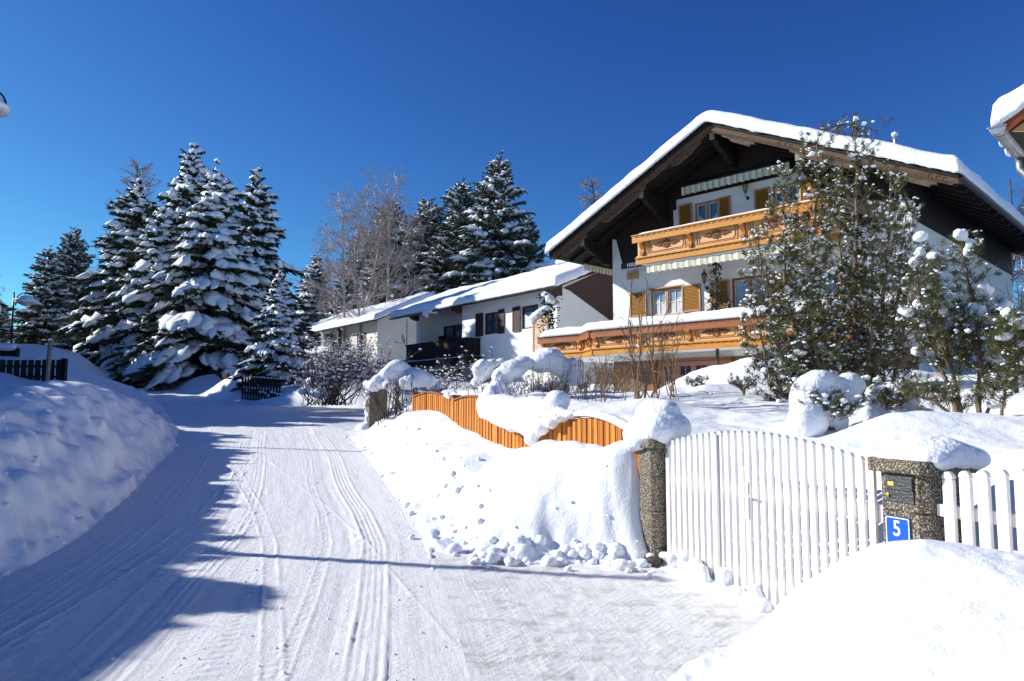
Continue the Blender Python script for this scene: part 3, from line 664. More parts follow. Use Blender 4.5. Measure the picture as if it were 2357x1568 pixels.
def rail_snow(parent, pts, wd, th, name='snow_cap', seed=0):
    """a rounded ridge of snow along a rail"""
    pts = np.asarray(pts, float); seg = np.linalg.norm(np.diff(pts, axis=0), axis=1); L = seg.sum(); n = max(8, int(L/.09))
    s = np.concatenate([[0], np.cumsum(seg)]); t = np.linspace(0, L, n)
    c = np.stack([np.interp(t, s, pts[:, i]) for i in range(3)], 1)
    tg = np.gradient(c, axis=0); tg /= np.linalg.norm(tg, axis=1)[:, None]; nrm = np.stack([tg[:, 1], -tg[:, 0], 0*t], 1)
    prof = [(-.5, 0), (-.58, .22), (-.55, .52), (-.38, .83), (-.12, 1), (.15, 1.0), (.4, .82), (.55, .5), (.58, .2), (.5, 0)]
    v = []; e = np.clip(np.minimum(t, L-t)/(.28), 0, 1)**.5
    nz = fbm(np.stack([t*1.1, t*0+seed, t*0], 1), 4, .6)
    for k, (a, h) in enumerate(prof):
        j = .10*fbm(np.stack([t*5, t*0+k*.35+seed, t*0+3], 1), 3, .65)
        v.append(c+nrm*((a*wd*(1+j))*(.55+.45*e))[:, None]+np.array([0, 0, 1])*(h*th*(1+.35*nz+.5*j)*e+(0 if h else -.015-.03*np.abs(j)))[:, None])
    v = np.stack(v, 1).reshape(-1, 3); m_ = len(prof)
    f = [(i*m_+j, i*m_+j+1, (i+1)*m_+j+1, (i+1)*m_+j) for i in range(n-1) for j in range(m_-1)]+[((i+1)*m_, (i+1)*m_+m_-1, i*m_+m_-1, i*m_) for i in range(n-1)]
    f += [tuple(range(m_-1, -1, -1)), tuple((n-1)*m_+j for j in range(m_))]
    return MB().add(v, f).build(name, snow, parent, True)

# ------------------------------------------------------------------ the chalet
HA = R(-45); H1 = (3.586, 25.3, 0)
ch = empty('chalet', H1, HA, 'large white chalet with dark overhanging gable, two carved honey coloured balconies and snowy roof', 'house')
RS = .478; RC = 4.85; RT = 9.93
rz_ = lambda x: RT-RS*abs(x-RC)
upw = [(3.32, 4.18, 6.9, 8.08), (5.95, 6.75, 6.9, 8.08)]
loww = [(1.56, 2.80, 4.5, 5.43), (4.55, 5.75, 4.5, 5.46), (6.75, 7.75, 4.5, 5.46)]
gfw = [(1.85, 4.35, 1.2, 2.95)]
m = MB()
wall_sheet(m, 0, 9.7, 3.05, 7.40, loww+[(a, b, c, 7.40) for a, b, c, d in upw])
wall_sheet(m, 2.5, 7.2, 7.40, 8.36, [(a, b, 7.40, d) for a, b, c, d in upw])
m.add([(0, 0, .4), (0, 12, .4), (0, 12, 7.45), (0, 0, 7.45)], [(0, 1, 2, 3)])
m.add([(9.7, 0, .4), (9.7, 12, .4), (9.7, 12, 7.45), (9.7, 0, 7.45)], [(3, 2, 1, 0)])
m.add([(0, 12, .4), (9.7, 12, .4), (9.7, 12, 7.4), (4.85, 12, 9.75), (0, 12, 7.4)], [(0, 1, 2, 3, 4)])
m.build('wall', plaster, ch)
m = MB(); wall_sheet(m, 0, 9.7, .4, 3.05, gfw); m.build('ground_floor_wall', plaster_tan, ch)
# dark boarded gable
m = MB(); U_ = lambda x: rz_(x)-.15
left = [(.15, U_(.15)), (.46, 6.45), (2.53, 6.45), (2.53, 8.0), (2.66, 8.0), (2.66, 8.33)]
right = [(9.7-a, b) for a, b in left[::-1]]
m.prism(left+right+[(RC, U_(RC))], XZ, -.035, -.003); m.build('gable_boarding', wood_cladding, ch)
m = MB(); m.prism([(-.02, U_(9.7)), (.42, 6.42), (12, 6.42), (12, U_(9.7))], YZ, 9.703, 9.735); m.prism([(.3, U_(0)), (.6, 6.4), (12, 6.4), (12, U_(0))], YZ, -.035, -.003)
m.build('side_boarding', wood_black, ch)
# roof
x0r, x1r = -1.46, 11.16; YF, YB = -1.75, 12.8
m = MB(); m.prism([(x0r, rz_(x0r)), (x0r, rz_(x0r)-.12), (RC, RT-.12), (x1r, rz_(x1r)-.12), (x1r, rz_(x1r)), (RC, RT)], XZ, YF, YB)
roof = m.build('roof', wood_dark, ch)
m = MB()
for k in range(19):
    y = YF+.35+k*.78
    for s in (-1, 1):
        a = np.array([RC+s*.05, y, RT-.19]); b = np.array([RC+s*6.25, y, rz_(RC+6.25)-.19]); m.beam(a, b, .10, .14)
m.build('rafters', wood_black, roof)
for s in (-1, 1):
    m = MB(); y0, y1 = YF+.06, YF+.10
    tA, tB = .0, 6.33
    zz_ = lambda t, d: RT-RS*t-d
    m.prism([(RC+s*tA, zz_(tA, -.02)), (RC+s*tB, zz_(tB, -.02)), (RC+s*tB, zz_(tB, .24)), (RC+s*(tB-.1), zz_(tB-.1, .27)), (RC+s*tA, zz_(tA, .27))][::s], XZ, y0, y1)
    bb = m.build('bargeboard', wood_weather, ch, bevel=.008)
    m = MB(); y0, y1 = YF+.16, YF+.24
    for ta, tb in ((.35, 1.35), (2.35, 4.05), (4.75, 5.85)):
        m.prism([(RC+s*ta, zz_(ta, .27)), (RC+s*tb, zz_(tb, .27)), (RC+s*(tb+.02), zz_(tb, .38)), (RC+s*(tb-.12), zz_(tb-.12, .40)), (RC+s*(tb-.16), zz_(tb-.16, .47)), (RC+s*(ta+.3), zz_(ta+.3, .45)), (RC+s*(ta+.22), zz_(ta+.22, .38)), (RC+s*ta, zz_(ta, .36))][::s], XZ, y0, y1)
    m.prism([(RC+s*.0, zz_(0, .27)), (RC+s*6.2, zz_(6.2, .27)), (RC+s*6.2, zz_(6.2, .31)), (RC+s*.0, zz_(0, .31))][::s], XZ, y0-.055, y0-.004)
    m.build('lower_bargeboard', wood_weather, bb, bevel=.008)
    for t0 in (2.15, 5.75):      # carved scrolls
        m = MB()
        for q in (0, .16, .30):
            c = (RC+s*(t0+q), YF+.055, zz_(t0+q, .20)); th = np.linspace(0, 5.2, 12)
            m.tube([(c[0]+(.025+.008*a)*math.cos(a), c[1], c[2]+(.025+.008*a)*math.sin(a)) for a in th], .012, 4)
        m.tube([(RC+s*(t0-.95+.1*k), YF+.055, zz_(t0-.95+.1*k, .235-.02*math.sin(k*.4))) for k in range(10)], .009, 4)
        m.tube([(RC+s*(t0+.45+.1*k), YF+.055, zz_(t0+.45+.1*k, .235-.02*math.sin(k*.4))) for k in range(3 if t0 > 5 else 12)], .009, 4)
        m.build('scroll_carving', wood_line, bb)
for t in (-5.0, -2.55, 0, 2.55, 5.0):
    x = RC+t; zt = rz_(x)-.20-(.06 if t == 0 else .10); m = MB()
    m.box(x-.09, x+.09, YF+.26, .3, zt-.26, zt)
    m.prism([(-1.35, zt-.26), (.1, zt-.26), (.1, zt-.50), (-.95, zt-.50), (-1.05, zt-.42), (-1.2, zt-.40)], YZ, x-.085, x+.085)
    m.prism([(-.8, zt-.50), (.1, zt-.50), (.1, zt-.74), (-.45, zt-.74), (-.55, zt-.66), (-.7, zt-.64)], YZ, x-.08, x+.08)
    p_ = m.build('purlin', wood_dark, ch, bevel=.01)
    MB().box(x-.075, x+.075, YF+.23, YF+.258, zt-.24, zt-.02).build('purlin_cap', pole_m, p_)
prof = [(x0r, rz_(x0r)), (RC, RT), (x1r, rz_(x1r))]
roof_snow(roof, prof, YF-.03, YB, .40, 'roof_snow', 1, .09, .20, 150, 150)
m = MB()
for s, x in ((1, x1r+.06), (-1, x0r-.06)):
    z = rz_(x0r)-.10; th = np.linspace(math.pi, 2*math.pi, 9)
    for y0, y1 in ((YF, YB),):
        o_ = [(x+.075*math.cos(a), z+.075*math.sin(a)) for a in th]; i_ = [(x+.06*math.cos(a), z+.06*math.sin(a)) for a in th[::-1]]
        m.prism(o_+i_, XZ, y0, y1)
m.build('gutter', zinc_dark, roof)
m = MB(); m.tube([(8.45, 3.2, rz_(8.45)), (8.45, 3.2, 9.75)], .05, 10); m.lathe([(.075, 0), (.085, .05), (.03, .12)], (8.45, 3.2, 9.72), 10)
vp = m.build('vent_pipe', zinc, roof); MB().blob((8.45, 3.2, 9.88), (.10, .10, .08), 3).build('snow_cap', snow, vp, True)
MB().blob((7.7, 2.0, rz_(7.7)+.52), (.28, .25, .12), 5).build('roof_snow_lump', snow, roof, True)
# windows and shutters
window(ch, *upw[0], fm=win_frame, bars=(1, 2), curtain=True); window(ch, *upw[1], fm=win_frame, bars=(1, 2), curtain=True)
shutter(ch, 2.77, 3.27, 6.95, 8.12); shutter(ch, 4.21, 4.62, 6.95, 8.08); shutter(ch, 5.41, 5.9, 6.95, 8.08); shutter(ch, 6.8, 7.3, 6.95, 8.08)
window(ch, *loww[0], fm=shutter_frame, gm=glass_pale, bars=(2, 2), curtain=True)
window(ch, *loww[1], fm=wood_rail, gm=glass_pale, bars=(1, 2), cols=2); window(ch, *loww[2], fm=wood_rail, gm=glass_pale, bars=(1, 2))
shutter(ch, .77, 1.45, 4.55, 5.40); shutter(ch, 2.83, 3.50, 4.55, 5.43); shutter(ch, 3.85, 4.5, 4.55, 5.45); shutter(ch, 5.8, 6.45, 4.55, 5.45); shutter(ch, 7.8, 8.5, 4.55, 5.45)
m = MB(); m.box(1.5, 1.86, -.04, .05, 5.43, 5.475); m.box(1.86, 2.86, -.04, .05, 5.43, 5.475); m.build('window_lintel', win_frame, ch)
gw = window(ch, 1.85, 4.35, 1.2, 2.95, fm=win_frame, bm_=win_frame, gm=glass, cols=4, bars=(2, 4), fw=.1, curtain=True, name='terrace_door')
m = MB(); m.box(1.6, 4.6, -.22, -.02, 2.98, 3.02); m.box(4.42, 4.58, -.18, -.03, 1.2, 2.96); m.box(1.62, 1.78, -.18, -.03, 1.2, 2.96); m.build('door_surround', wood_rail, ch)
MB().box(6.3, 8.6, -.05, .02, 1.9, 2.6).build('window_band', wood_black, ch)

# balconies
_orn = {}
def ornament_mesh(medal=False):
    if medal in _orn: return _orn[medal]
    m = MB(); y = -.012
    th = np.linspace(0, 2*math.pi, 13)
    def ring(cx, cz, r, t): m.tube([(cx+r*math.cos(a), y-.005, cz+r*math.sin(a)) for a in th], t, 5, False)
    if medal:
        ring(0, 0, .135, .016); ring(0, 0, .105, .008); ring(-.03, .0, .045, .012); ring(.03, .0, .045, .012); m.tube([(-.06, y-.005, -.05), (.06, y-.005, .05)], .01, 4)
    else:
        for a in range(5): ring(.09*math.cos(a*1.257+.3), .075*math.sin(a*1.257+.3), .042, .015)
        m.blob((0, y, 0), (.045, .028, .045), 1, .1, 1)
        for a in range(8): m.blob((.15*math.cos(a*.785), y, .125*math.sin(a*.785)), (.032, .022, .03), a, .2, 1)
    for s in (-1, 1):
        for k in range(5):
            u = .19+.048*k; w_ = .075-.012*abs(k-1.2)**1.4
            for q in (-1, 1): m.blob((s*u, y, q*w_*.55), (.04, .022, w_*.55), k+q, .25, 1, 0)
        m.tube([(s*(.16+.03*k), y-.012, 0) for k in range(10)], [.014-.001*k for k in range(10)], 5)
        ring(s*.235, .0, .036, .013); m.blob((s*.43, y, 0), (.045, .02, .02), 2, .1, 1)
    _orn[medal] = m.mesh('ornament', wood_carved, True); return _orn[medal]
def bracket_mesh(h):
    # s-shaped console, seen from the side in (y, z)
    m = MB(); n = 14; pts = []
    for i in range(n):
        t = i/(n-1); pts.append((-.05-.11*(.5+.5*math.cos(t*math.pi*1.55+.25))-.03*(t < .1), h*(1-t)))
    pts2 = [(.0, 0), (.0, h)]
    m.prism(pts+pts2, YZ, -.055, .055)
    m.box(-.068, .068, -.19, 0, h-.05, h-.001); m.box(-.062, .062, -.09, 0, .001, .05)
    return m.mesh('bracket', wood_bracket)
def balcony(root, segs, z0, z1, tag_i, brackets, orn, snow_th=0, medal=(), slabs=(), rail_mat=wood_yellow):
    m = MB()
    for x0, x1, y0, y1 in slabs: m.box(x0, x1, y0, y1, z0-.02, z0+.14)
    b = m.build('balcony', plaster, root)
    H = z1-z0; bh = H-.48; brm = bracket_mesh(bh)
    for si, (p, q) in enumerate(segs):
        p = np.array(p, float); q = np.array(q, float); L = np.linalg.norm(q-p); a = math.atan2(q[1]-p[1], q[0]-p[0])
        def put(mb, name, material, smooth=False, bevel=.006):
            o = mb.build(name, material, b, smooth, bevel); o.location = (p[0], p[1], 0); o.rotation_euler = (0, 0, a); return o
        e = .06
        f = MB().box(-e, L+e, -.05, .03, z0-.03, z0+.20); f.box(-e, L+e, -.09, -.05, z0+.155, z0+.20); put(f, 'fascia', wood_yellow)
        f = MB().box(-e-.05, L+e+.05, -.17, -.13, z1-.24, z1-.02); f.box(-e-.07, L+e+.07, -.20, .06, z1-.02, z1+.02); put(f, 'rail', rail_mat)
        f = MB().box(0, L, -.01, .02, z0+.20, z1-.02); f.box(-.03, L+.03, -.045, -.012, z0+.20, z0+.255); put(f, 'panel', wood_light)
        c = MB()                                                     # wavy carved line on both boards
        for yy, zc in ((-.055, z0+.115), (-.178, z1-.075)):
            k = 0
            while k*.21 < L:
                xs = k*.21+np.linspace(.015, .185, 7); xs = xs[xs < L]
                if len(xs) > 2:
                    w_ = .006+.010*np.sin(np.linspace(0, math.pi, len(xs)))
                    zc_ = zc+.018*np.sin(np.linspace(-1.2, 3.6, len(xs)))
                    c.add([(x, yy+.003, z-ww) for x, z, ww in zip(xs, zc_, w_)]+[(x, yy+.003, z+ww) for x, z, ww in zip(xs, zc_, w_)], [(i, i+1, len(xs)+i+1, len(xs)+i) for i in range(len(xs)-1)])
                k += 1
        put(c, 'wave_carving', wood_line, bevel=0)
        bs = brackets[si]
        for x in bs:
            o = link('bracket', brm, b); s_, c_ = math.sin(a), math.cos(a)
            o.location = (p[0]+c_*x+s_*.012, p[1]+s_*x-c_*.012, z0+.245); o.rotation_euler = (0, 0, a)
            k = MB(); k.prism([(-.155, .30), (-.125, .30), (-.135, .42), (-.115, .50), (-.135, .58), (-.125, z1-z0-.24), (-.155, z1-z0-.24)], XZ, -.02, -.011); k.prism([(-a_, b_) for a_, b_ in [(-.155, .30), (-.125, .30), (-.135, .42), (-.115, .50), (-.135, .58), (-.125, z1-z0-.24), (-.155, z1-z0-.24)]][::-1], XZ, -.02, -.011)
            k = k.build('bracket_moulding', wood_light, b); k.location = (p[0]+c_*x, p[1]+s_*x, z0); k.rotation_euler = (0, 0, a)
        for i, (xa, xb) in enumerate(zip(bs, bs[1:])):
            w_ = xb-xa-.40; xm = (xa+xb)/2
            fr = MB(); za, zb = z0+.28, z1-.16; t = .018
            ch_ = .06
            for dz, dw, tt in ((0, 0, .016), (.045, .07, .009)):
                A, B, C_, D = xm-w_/2+dw, xm+w_/2-dw, za+dz, zb-dz
                poly = [(A, C_), (B-ch_, C_), (B, C_+ch_), (B, D), (A, D), (A, C_)] if dw else [(A, C_), (B, C_), (B, D), (A, D), (A, C_)]
                for (u0, v0), (u1, v1) in zip(poly, poly[1:]): fr.beam((u0, -.02, v0), (u1, -.02, v1), tt, .02, (0, 1, 0))
            for sx in (-1, 1):
                for zz_ in (za+.13, zb-.2): fr.blob((xm+sx*(w_/2-.13), -.016, zz_), (.012, .008, .012), 0, 0, 1)
            put(fr, 'panel_moulding', wood_bracket, bevel=0)
            if orn[si]:
                med = (si, i) in medal
                o = link('ornament', ornament_mesh(med), b); sc_ = min(1, w_/1.15)
                s_, c_ = math.sin(a), math.cos(a); o.location = (p[0]+c_*xm+s_*.012, p[1]+s_*xm-c_*.012, (za+zb)/2+.0); o.rotation_euler = (0, 0, a); o.scale = (sc_ if sc_ > .35 else sc_*1.0, 1, 1.0)
    if snow_th:
        pts = [(*segs[0][0], z1+.02)]+[(*q, z1+.02) for p, q in segs]
        rail_snow(b, [(x, y-.06, z) for x, y, z in pts], .34 if snow_th > .1 else .2, snow_th, 'snow_cap', tag_i)
    return b
balcony(ch, [((2.0, -1.3), (7.85, -1.3)), ((7.85, -1.3), (7.85, -.05))], 6.09, 6.99, 0, [[.22, 1.96, 3.68, 5.40, 5.7], [.2]], [1, 0], .05, slabs=[(2.05, 7.8, -1.26, -.04)])
balcony(ch, [((-2.85, -.6), (-.86, -.6)), ((-.86, -.6), (.1, -1.3)), ((.1, -1.3), (8.9, -1.3)), ((8.9, -1.3), (8.9, 1.5))], 3.25, 4.04, 1, [[.12, 1.85], [.12, 1.06], [.2, 1.98, 3.75, 5.5, 7.26, 8.6], [.2, 2.2]], [1, 1, 1, 1], .27, medal=((2, 2),), slabs=[(.12, 8.86, -1.27, -.04), (-2.8, -.02, -.57, 3)], rail_mat=wood_rail)
def valance(parent, L, z, h, name='awning', mtx=None):
    m = MB(); n = int(L/.2)*8; v = []
    for i in range(n+1):
        x = L*i/n; ph = (x/.205) % 1; zz_ = z-h+.035*(1-abs(math.sin(math.pi*(ph+.1))))
        yy = .012*math.sin(2*math.pi*x/.41)
        v += [(x, yy, z), (x, yy, z-h*.5), (x, yy*1.3, zz_)]
    m.add(v, [(3*i+j, 3*i+3+j, 3*i+4+j, 3*i+1+j) for i in range(n) for j in range(2)])
    o = m.build(name, awning_m, parent)
    md = o.modifiers.new('cloth', 'SOLIDIFY'); md.thickness = .006
    return o
def awning(parent, x, y, z, L, h, rz=0, white=True, wall_y=None):
    b = MB().box(0, L, -.02, .04, -.0, .05)
    if wall_y: b.add([(0, .02, .03), (L, .02, .03), (L, wall_y, .22), (0, wall_y, .22)], [(0, 1, 2, 3)])
    bar = b.build('awning', white_paint if white else zinc_dark, parent); bar.location = (x, y, z); bar.rotation_euler = (0, 0, rz)
    vl = valance(bar, L, 0, h, 'valance'); vl.location = (0, -.012, -.002)
    return bar
awning(ch, 2.28, -1.22, 5.99, 5.4, .23)
awning(ch, 3.05, -.30, 8.60, 3.6, .27, 0, False, .26)
awning(ch, -1.25, 2.6, 6.72, 2.65, .24, R(-90), False)

def lantern(parent_m, loc, rz, label, s=1.0, down=False):
    root = empty('wall_lantern', loc, rz, label, 'lantern', 'wall lanterns of the chalet')
    m = MB(); m.tube([(0, 0, -.16), (0, -.06, -.2), (0, -.13, -.15), (0, -.17, -.05), (0, -.17, .0)], .013, 6); m.blob((0, -.01, -.16), (.05, .03, .07), 1, .05); m.build('arm', iron, root, True)
    m = MB(); n = 6
    m.lathe([(.045, 0), (.05, .015), (.035, .03)], (0, -.17, -.01), 8); m.lathe([(.105, .235), (.11, .25), (.045, .32), (.03, .36), (.012, .40), (.02, .42), (.004, .45)], (0, -.17, 0), 6)
    for k in range(6):
        a = k*math.pi/3; m.beam((.05*math.cos(a), -.17+.05*math.sin(a), .02), (.088*math.cos(a), -.17+.088*math.sin(a), .24), .012, .012)
    m.build('housing', iron, root)
    MB().lathe([(.043, .02), (.08, .235)], (0, -.17, 0), 6).build('glass', amber, root)
    root.scale = (s, s, s); return root
def H1w(x, y, z):
    c, s_ = math.cos(HA), math.sin(HA); return (H1[0]+c*x-s_*y, H1[1]+s_*x+c*y, z)
lantern(ch, H1w(3.72, 0, 5.42), HA, 'black lantern on the white wall between the two lower shuttered windows')
lantern(ch, H1w(5.2, -.04, 8.02), HA, 'lantern high under the upper striped awning between attic windows', .95)
lantern(ch, H1w(5.1, 0, 2.55), HA, 'dark lantern in the shade below the lower balcony beside the terrace door')
# signs on the wall
sg = empty('hanging_sign', H1w(1.30, -.55, 6.27), HA, 'dark brown hanging board lettered FERIEN beside the upper balcony', 'sign')
m = MB(); m.box(-.52, .52, -.015, .015, -.1, .1); m.build('board', sign_brown, sg, bevel=.004)
m = MB(); m.tube([(-.38, 0, .1), (-.38, 0, .62)], .008, 5); m.tube([(.38, 0, .1), (.38, 0, .62)], .008, 5); m.build('hanger', iron, sg)
o = link('lettering', text_mesh('FERIEN', .17, sign_white, 'lettering', .003), sg); o.location = (0, -.019, -.005)
pl = empty('wall_plaque', H1w(.88, -.02, 6.03), HA, 'small carved wooden plaque on the white corner of the chalet', 'plaque')
m = MB(); m.box(-.23, .23, -.02, .015, -.14, .14); m.box(-.23, .23, -.035, -.02, .115, .14); m.box(-.23, .23, -.035, -.02, -.14, -.115); m.box(-.23, -.205, -.035, -.02, -.115, .115); m.box(.205, .23, -.035, -.02, -.115, .115); m.build('board', plaque_m, pl)
o = link('lettering', text_mesh('25W', .19, shutter_frame, 'lettering', .002, .006), pl); o.location = (0, -.024, 0)
MB().box(1.62, 2.0, -.06, -.002, 5.93, 6.2).build('junction_box', white_paint, ch, bevel=.01)
m = MB()
for k in range(3):
    th = np.linspace(0, 5, 10); m.tube([(-.08+(.02+.012*a)*math.cos(a+k), -.03, 4.42+.16*k+(.02+.012*a)*math.sin(a+k)) for a in th], .009, 4)
m.build('iron_scrollwork', iron, ch)
# snow on terrace table, small fir on the balcony
tb = empty('garden_table', H1w(-2.1, 1.2, 3.9), HA, 'red wooden terrace table under a flat slab of snow', 'table')
m = MB().box(-.6, .6, -.35, .35, -.05, 0); m.build('table_top', wood_rail, tb)
for sx in (-.5, .5):
    for sy in (-.28, .28): MB().box(sx-.03, sx+.03, sy-.03, sy+.03, -.55, -.05).build('leg', wood_rail, tb)
link('snow_cap', merged([((x, y, .07), (.2, .2, .12)) for x in (-.5, -.25, 0, .25, .5) for y in (-.25, 0, .25)], .04, 'snow_cap', .01), tb)

# trellis with a snowy climber at the end of the terrace
tr = empty('lattice_trellis', H1w(-3.35, -.6, 3.35), HA, 'pale wooden lattice panel standing at the left end of the terrace', 'trellis')
m = MB(); W_, H_ = .78, 1.5
m.box(0, .06, -.03, .03, 0, H_); m.box(W_-.06, W_, -.03, .03, 0, H_); m.box(.06, W_-.06, -.03, .03, 0, .06); m.box(.06, W_-.06, -.03, .03, H_-.06, H_); m.build('frame', wood_light, tr)
m = MB()
for s in (-1, 1):
    k = -H_
    while k < W_+H_:
        a0 = max(.06, k if s > 0 else k-H_) if False else None
        pts_ = []
        for zz_ in (.06, H_-.06):
            pass
        # clip the diagonal x = k + s*z to the frame
        z0_, z1_ = .06, H_-.06
        xa, xb = (k+z0_, k+z1_) if s > 0 else (k+H_-z0_, k+H_-z1_)
        lo, hi = .06, W_-.06
        def cl(x, z, dx):
            return x, z
        A = np.array([xa, z0_]); B = np.array([xb, z1_]); D = B-A; t0, t1 = 0., 1.
        for side in (0, 1):
            pval = -D[0] if side == 0 else D[0]; qv = (A[0]-lo) if side == 0 else (hi-A[0])
            if pval < 0: t0 = max(t0, qv/pval)
            elif pval > 0: t1 = min(t1, qv/pval)
        if t1-t0 > .02:
            a, b = A+D*t0, A+D*t1; m.beam((a[0], .008*s, a[1]), (b[0], .008*s, b[1]), .028, .012, (0, 1, 0))
        k += .115
m.build('lattice', wood_light, tr)

# ------------------------------------------------------------------ white house next door and the one beyond
HB = R(-53.1)
h2 = empty('white_house', (2.017, 32, 0), HB, 'long white neighbouring house with dark shutters and a shaded recessed balcony under a snowy roof', 'house')
W1 = [(-5.71, -4.51, 5.05, 6.15), (-2.60, -1.34, 5.08, 6.18)]
m = MB(); wall_sheet(m, -7.8, 0, 1.5, 6.85, W1, depth=.14)
m.add([(-7.8, 0, 1.5), (-7.8, 1.2, 1.5), (-7.8, 1.2, 7.0), (-7.8, 0, 7.0)], [(0, 1, 2, 3)])
wall_sheet(m, -12.4, -7.8, 1.5, 7.2, [(-11.7, -9.6, 3.98, 6.05), (-9.45, -7.95, 2.2, 3.2)], y=1.2, depth=.14)
m.box(-12.75, -12.4, 0, 7, 1.5, 6.9)
m.add([(0, 0, 1.5), (0, 7, 1.5), (0, 7, 6.95), (0, 3.5, 8.1), (0, 0, 6.8)], [(0, 1, 2, 3, 4)])
m.add([(-12.75, 7, 1.5), (0, 7, 1.5), (0, 7, 6.9), (-12.75, 7, 6.9)], [(0, 1, 2, 3)])
m.build('wall', plaster, h2)
window(h2, *W1[0], y=.08, fm=brown_frame, bars=None, cols=2); window(h2, *W1[1], y=.08, fm=brown_frame, bars=None, cols=1, curtain=True)
window(h2, -11.7, -9.6, 3.98, 6.05, y=1.28, fm=brown_frame, bars=None, cols=2, curtain=False, name='balcony_door'); window(h2, -9.45, -7.95, 2.2, 3.2, y=1.28, fm=brown_frame, bars=None, cols=2)
for a, b in ((-6.43, -5.78), (-4.46, -3.95), (-3.25, -2.66)): shutter(h2, a, b, 5.0, 6.2, brown_shutter, brown_shutter)
def simple_roof(root, x0, x1, ze, slope, ridge_y, y_eave, seed, snow_th=.40, ny=90, nx=60):
    zr_ = ze+slope*(ridge_y-y_eave); yb = 2*ridge_y-y_eave
    m = MB(); m.prism([(y_eave, ze), (ridge_y, zr_), (yb, ze), (yb, ze-.13), (ridge_y, zr_-.13), (y_eave, ze-.13)], YZ, x0, x1)
    r = m.build('roof', brown_frame, root)
    # snow is built across the slope, then turned so that its profile runs front to back
    o = roof_snow(r, [(y_eave, ze), (ridge_y, zr_), (yb, ze)], -x1, -x0, snow_th, 'roof_snow', seed, .10, .30, ny, nx)
    o.rotation_euler = (0, 0, R(90)); o.scale = (1, 1, 1)
    # (x, y) -> (-y, x)
    th = np.linspace(math.pi, 2*math.pi, 8); g_ = MB()
    yy, zz_ = y_eave-.07, ze-.07
    g_.prism([(yy+.07*math.cos(a), zz_+.07*math.sin(a)) for a in th]+[(yy+.055*math.cos(a), zz_+.055*math.sin(a)) for a in th[::-1]], YZ, x0, x1)
    g_.build('gutter', zinc_dark, r)
    return r
r2 = simple_roof(h2, -14.6, .75, 6.70, .42, 3.5, -.7, 11)
for x in (-12.5, -7.9, -.06): MB().prism([(-.62, 6.58), (.3, 6.92), (.3, 6.42), (-.2, 6.36), (-.5, 6.46)], YZ, x-.09, x+.09).build('roof_bracket', brown_frame, h2)
m = MB(); m.prism([(.35, 6.78), (.75, 6.70), (4.6, 4.9), (6.9, 5.0), (6.9, 7.0), (3.5, 8.15)], YZ, .004, .04); m.build('gable_boarding', brown_shutter, h2)
# dark slatted balcony
m = MB().box(-12.3, -6.05, -.9, 1.15, 3.82, 3.98); bl = m.build('balcony', brown_frame, h2)
m = MB(); k = 0
while -12.25+k*.155 < -6.1: m.box(-12.25+k*.155, -12.25+k*.155+.13, -.93, -.90, 4.04, 4.83); k += 1
for k in range(6): m.box(-6.10, -6.07, -.88+k*.155, -.88+k*.155+.13, 4.04, 4.83); m.box(-12.28, -12.25, -.88+k*.155, -.88+k*.155+.13, 4.04, 4.83)
m.build('railing', wood_black, bl)
m = MB().box(-12.35, -6.0, -.97, -.84, 4.84, 4.9); m.box(-12.35, -6.0, -.97, -.88, 4.0, 4.06); m.box(-6.16, -6.0, -.84, .0, 4.84, 4.9); m.build('hand_rail', wood_dark, bl)
m = MB().box(-12.5, -5.85, -1.12, -1.0, 3.58, 3.9); m.box(-5.97, -5.85, -1.0, 0, 3.58, 3.9); m.build('flower_box', wood_dark, bl)
rail_snow(bl, [(-12.4, -1.06, 3.905), (-5.9, -1.06, 3.905)], .10, .035, 'snow_cap', 5)
aw = awning(h2, -10.6, -.7, 3.52, 4.2, .2, 0, False)
fp = MB(); fp.lathe([(.12, -.2), (.2, .05), (.14, .12), (.17, .14)], (-12.2+.55, 1.05, 5.35), 10); fp.build('wall_lamp', zinc_dark, h2)
m = MB()
m.tube([(-12.9, -.55, 6.5), (-12.9, -.55, 4.9)], .03, 6); sd = m.build('satellite_dish', zinc, None)
sd.location = h2.location; sd.rotation_euler = h2.rotation_euler; tag(sd, 'pale satellite dish on a bracket at the corner of the white house', 'satellite dish')
M_ = Matrix.Rotation(R(100), 4, 'Y') @ Matrix.Rotation(R(0), 4, 'X')
m = MB(); m.lathe([(.02, .07), (.14, .06), (.25, .02), (.30, -.01), (.25, .005), (.14, .045), (.02, .055)], (-13.05, -.7, 5.35), 20, Matrix.Rotation(R(45), 4, 'Z') @ Matrix.Rotation(R(-100), 4, 'Y')); m.build('dish', sign_white, sd, True)
m = MB().tube([(-13.0, -.7, 5.05), (-13.3, -1.05, 5.12)], .018, 5); m.blob((-13.32, -1.07, 5.16), (.05, .05, .05)); m.build('feed_arm', zinc, sd)
# lump of snow hanging from the eave
link('roof_snow_lump', merged([((-10.2, -.85, 6.55), (.3, .14, .2)), ((-10.05, -.85, 6.4), (.16, .1, .16)), ((-9.8, -.85, 6.6), (.3, .14, .14))], .05, 'roof_snow_lump', .02), r2)
chm = MB().box(-3.6, -2.4, 3.1, 4.0, 8.0, 8.75); chm = chm.build('chimney', plaster_grey, r2)
link('snow_cap', merged([((-3.0+dx, 3.5, 8.9), (.5, .5, .25)) for dx in (-.5, 0, .5)], .08, 'snow_cap', .02), chm)

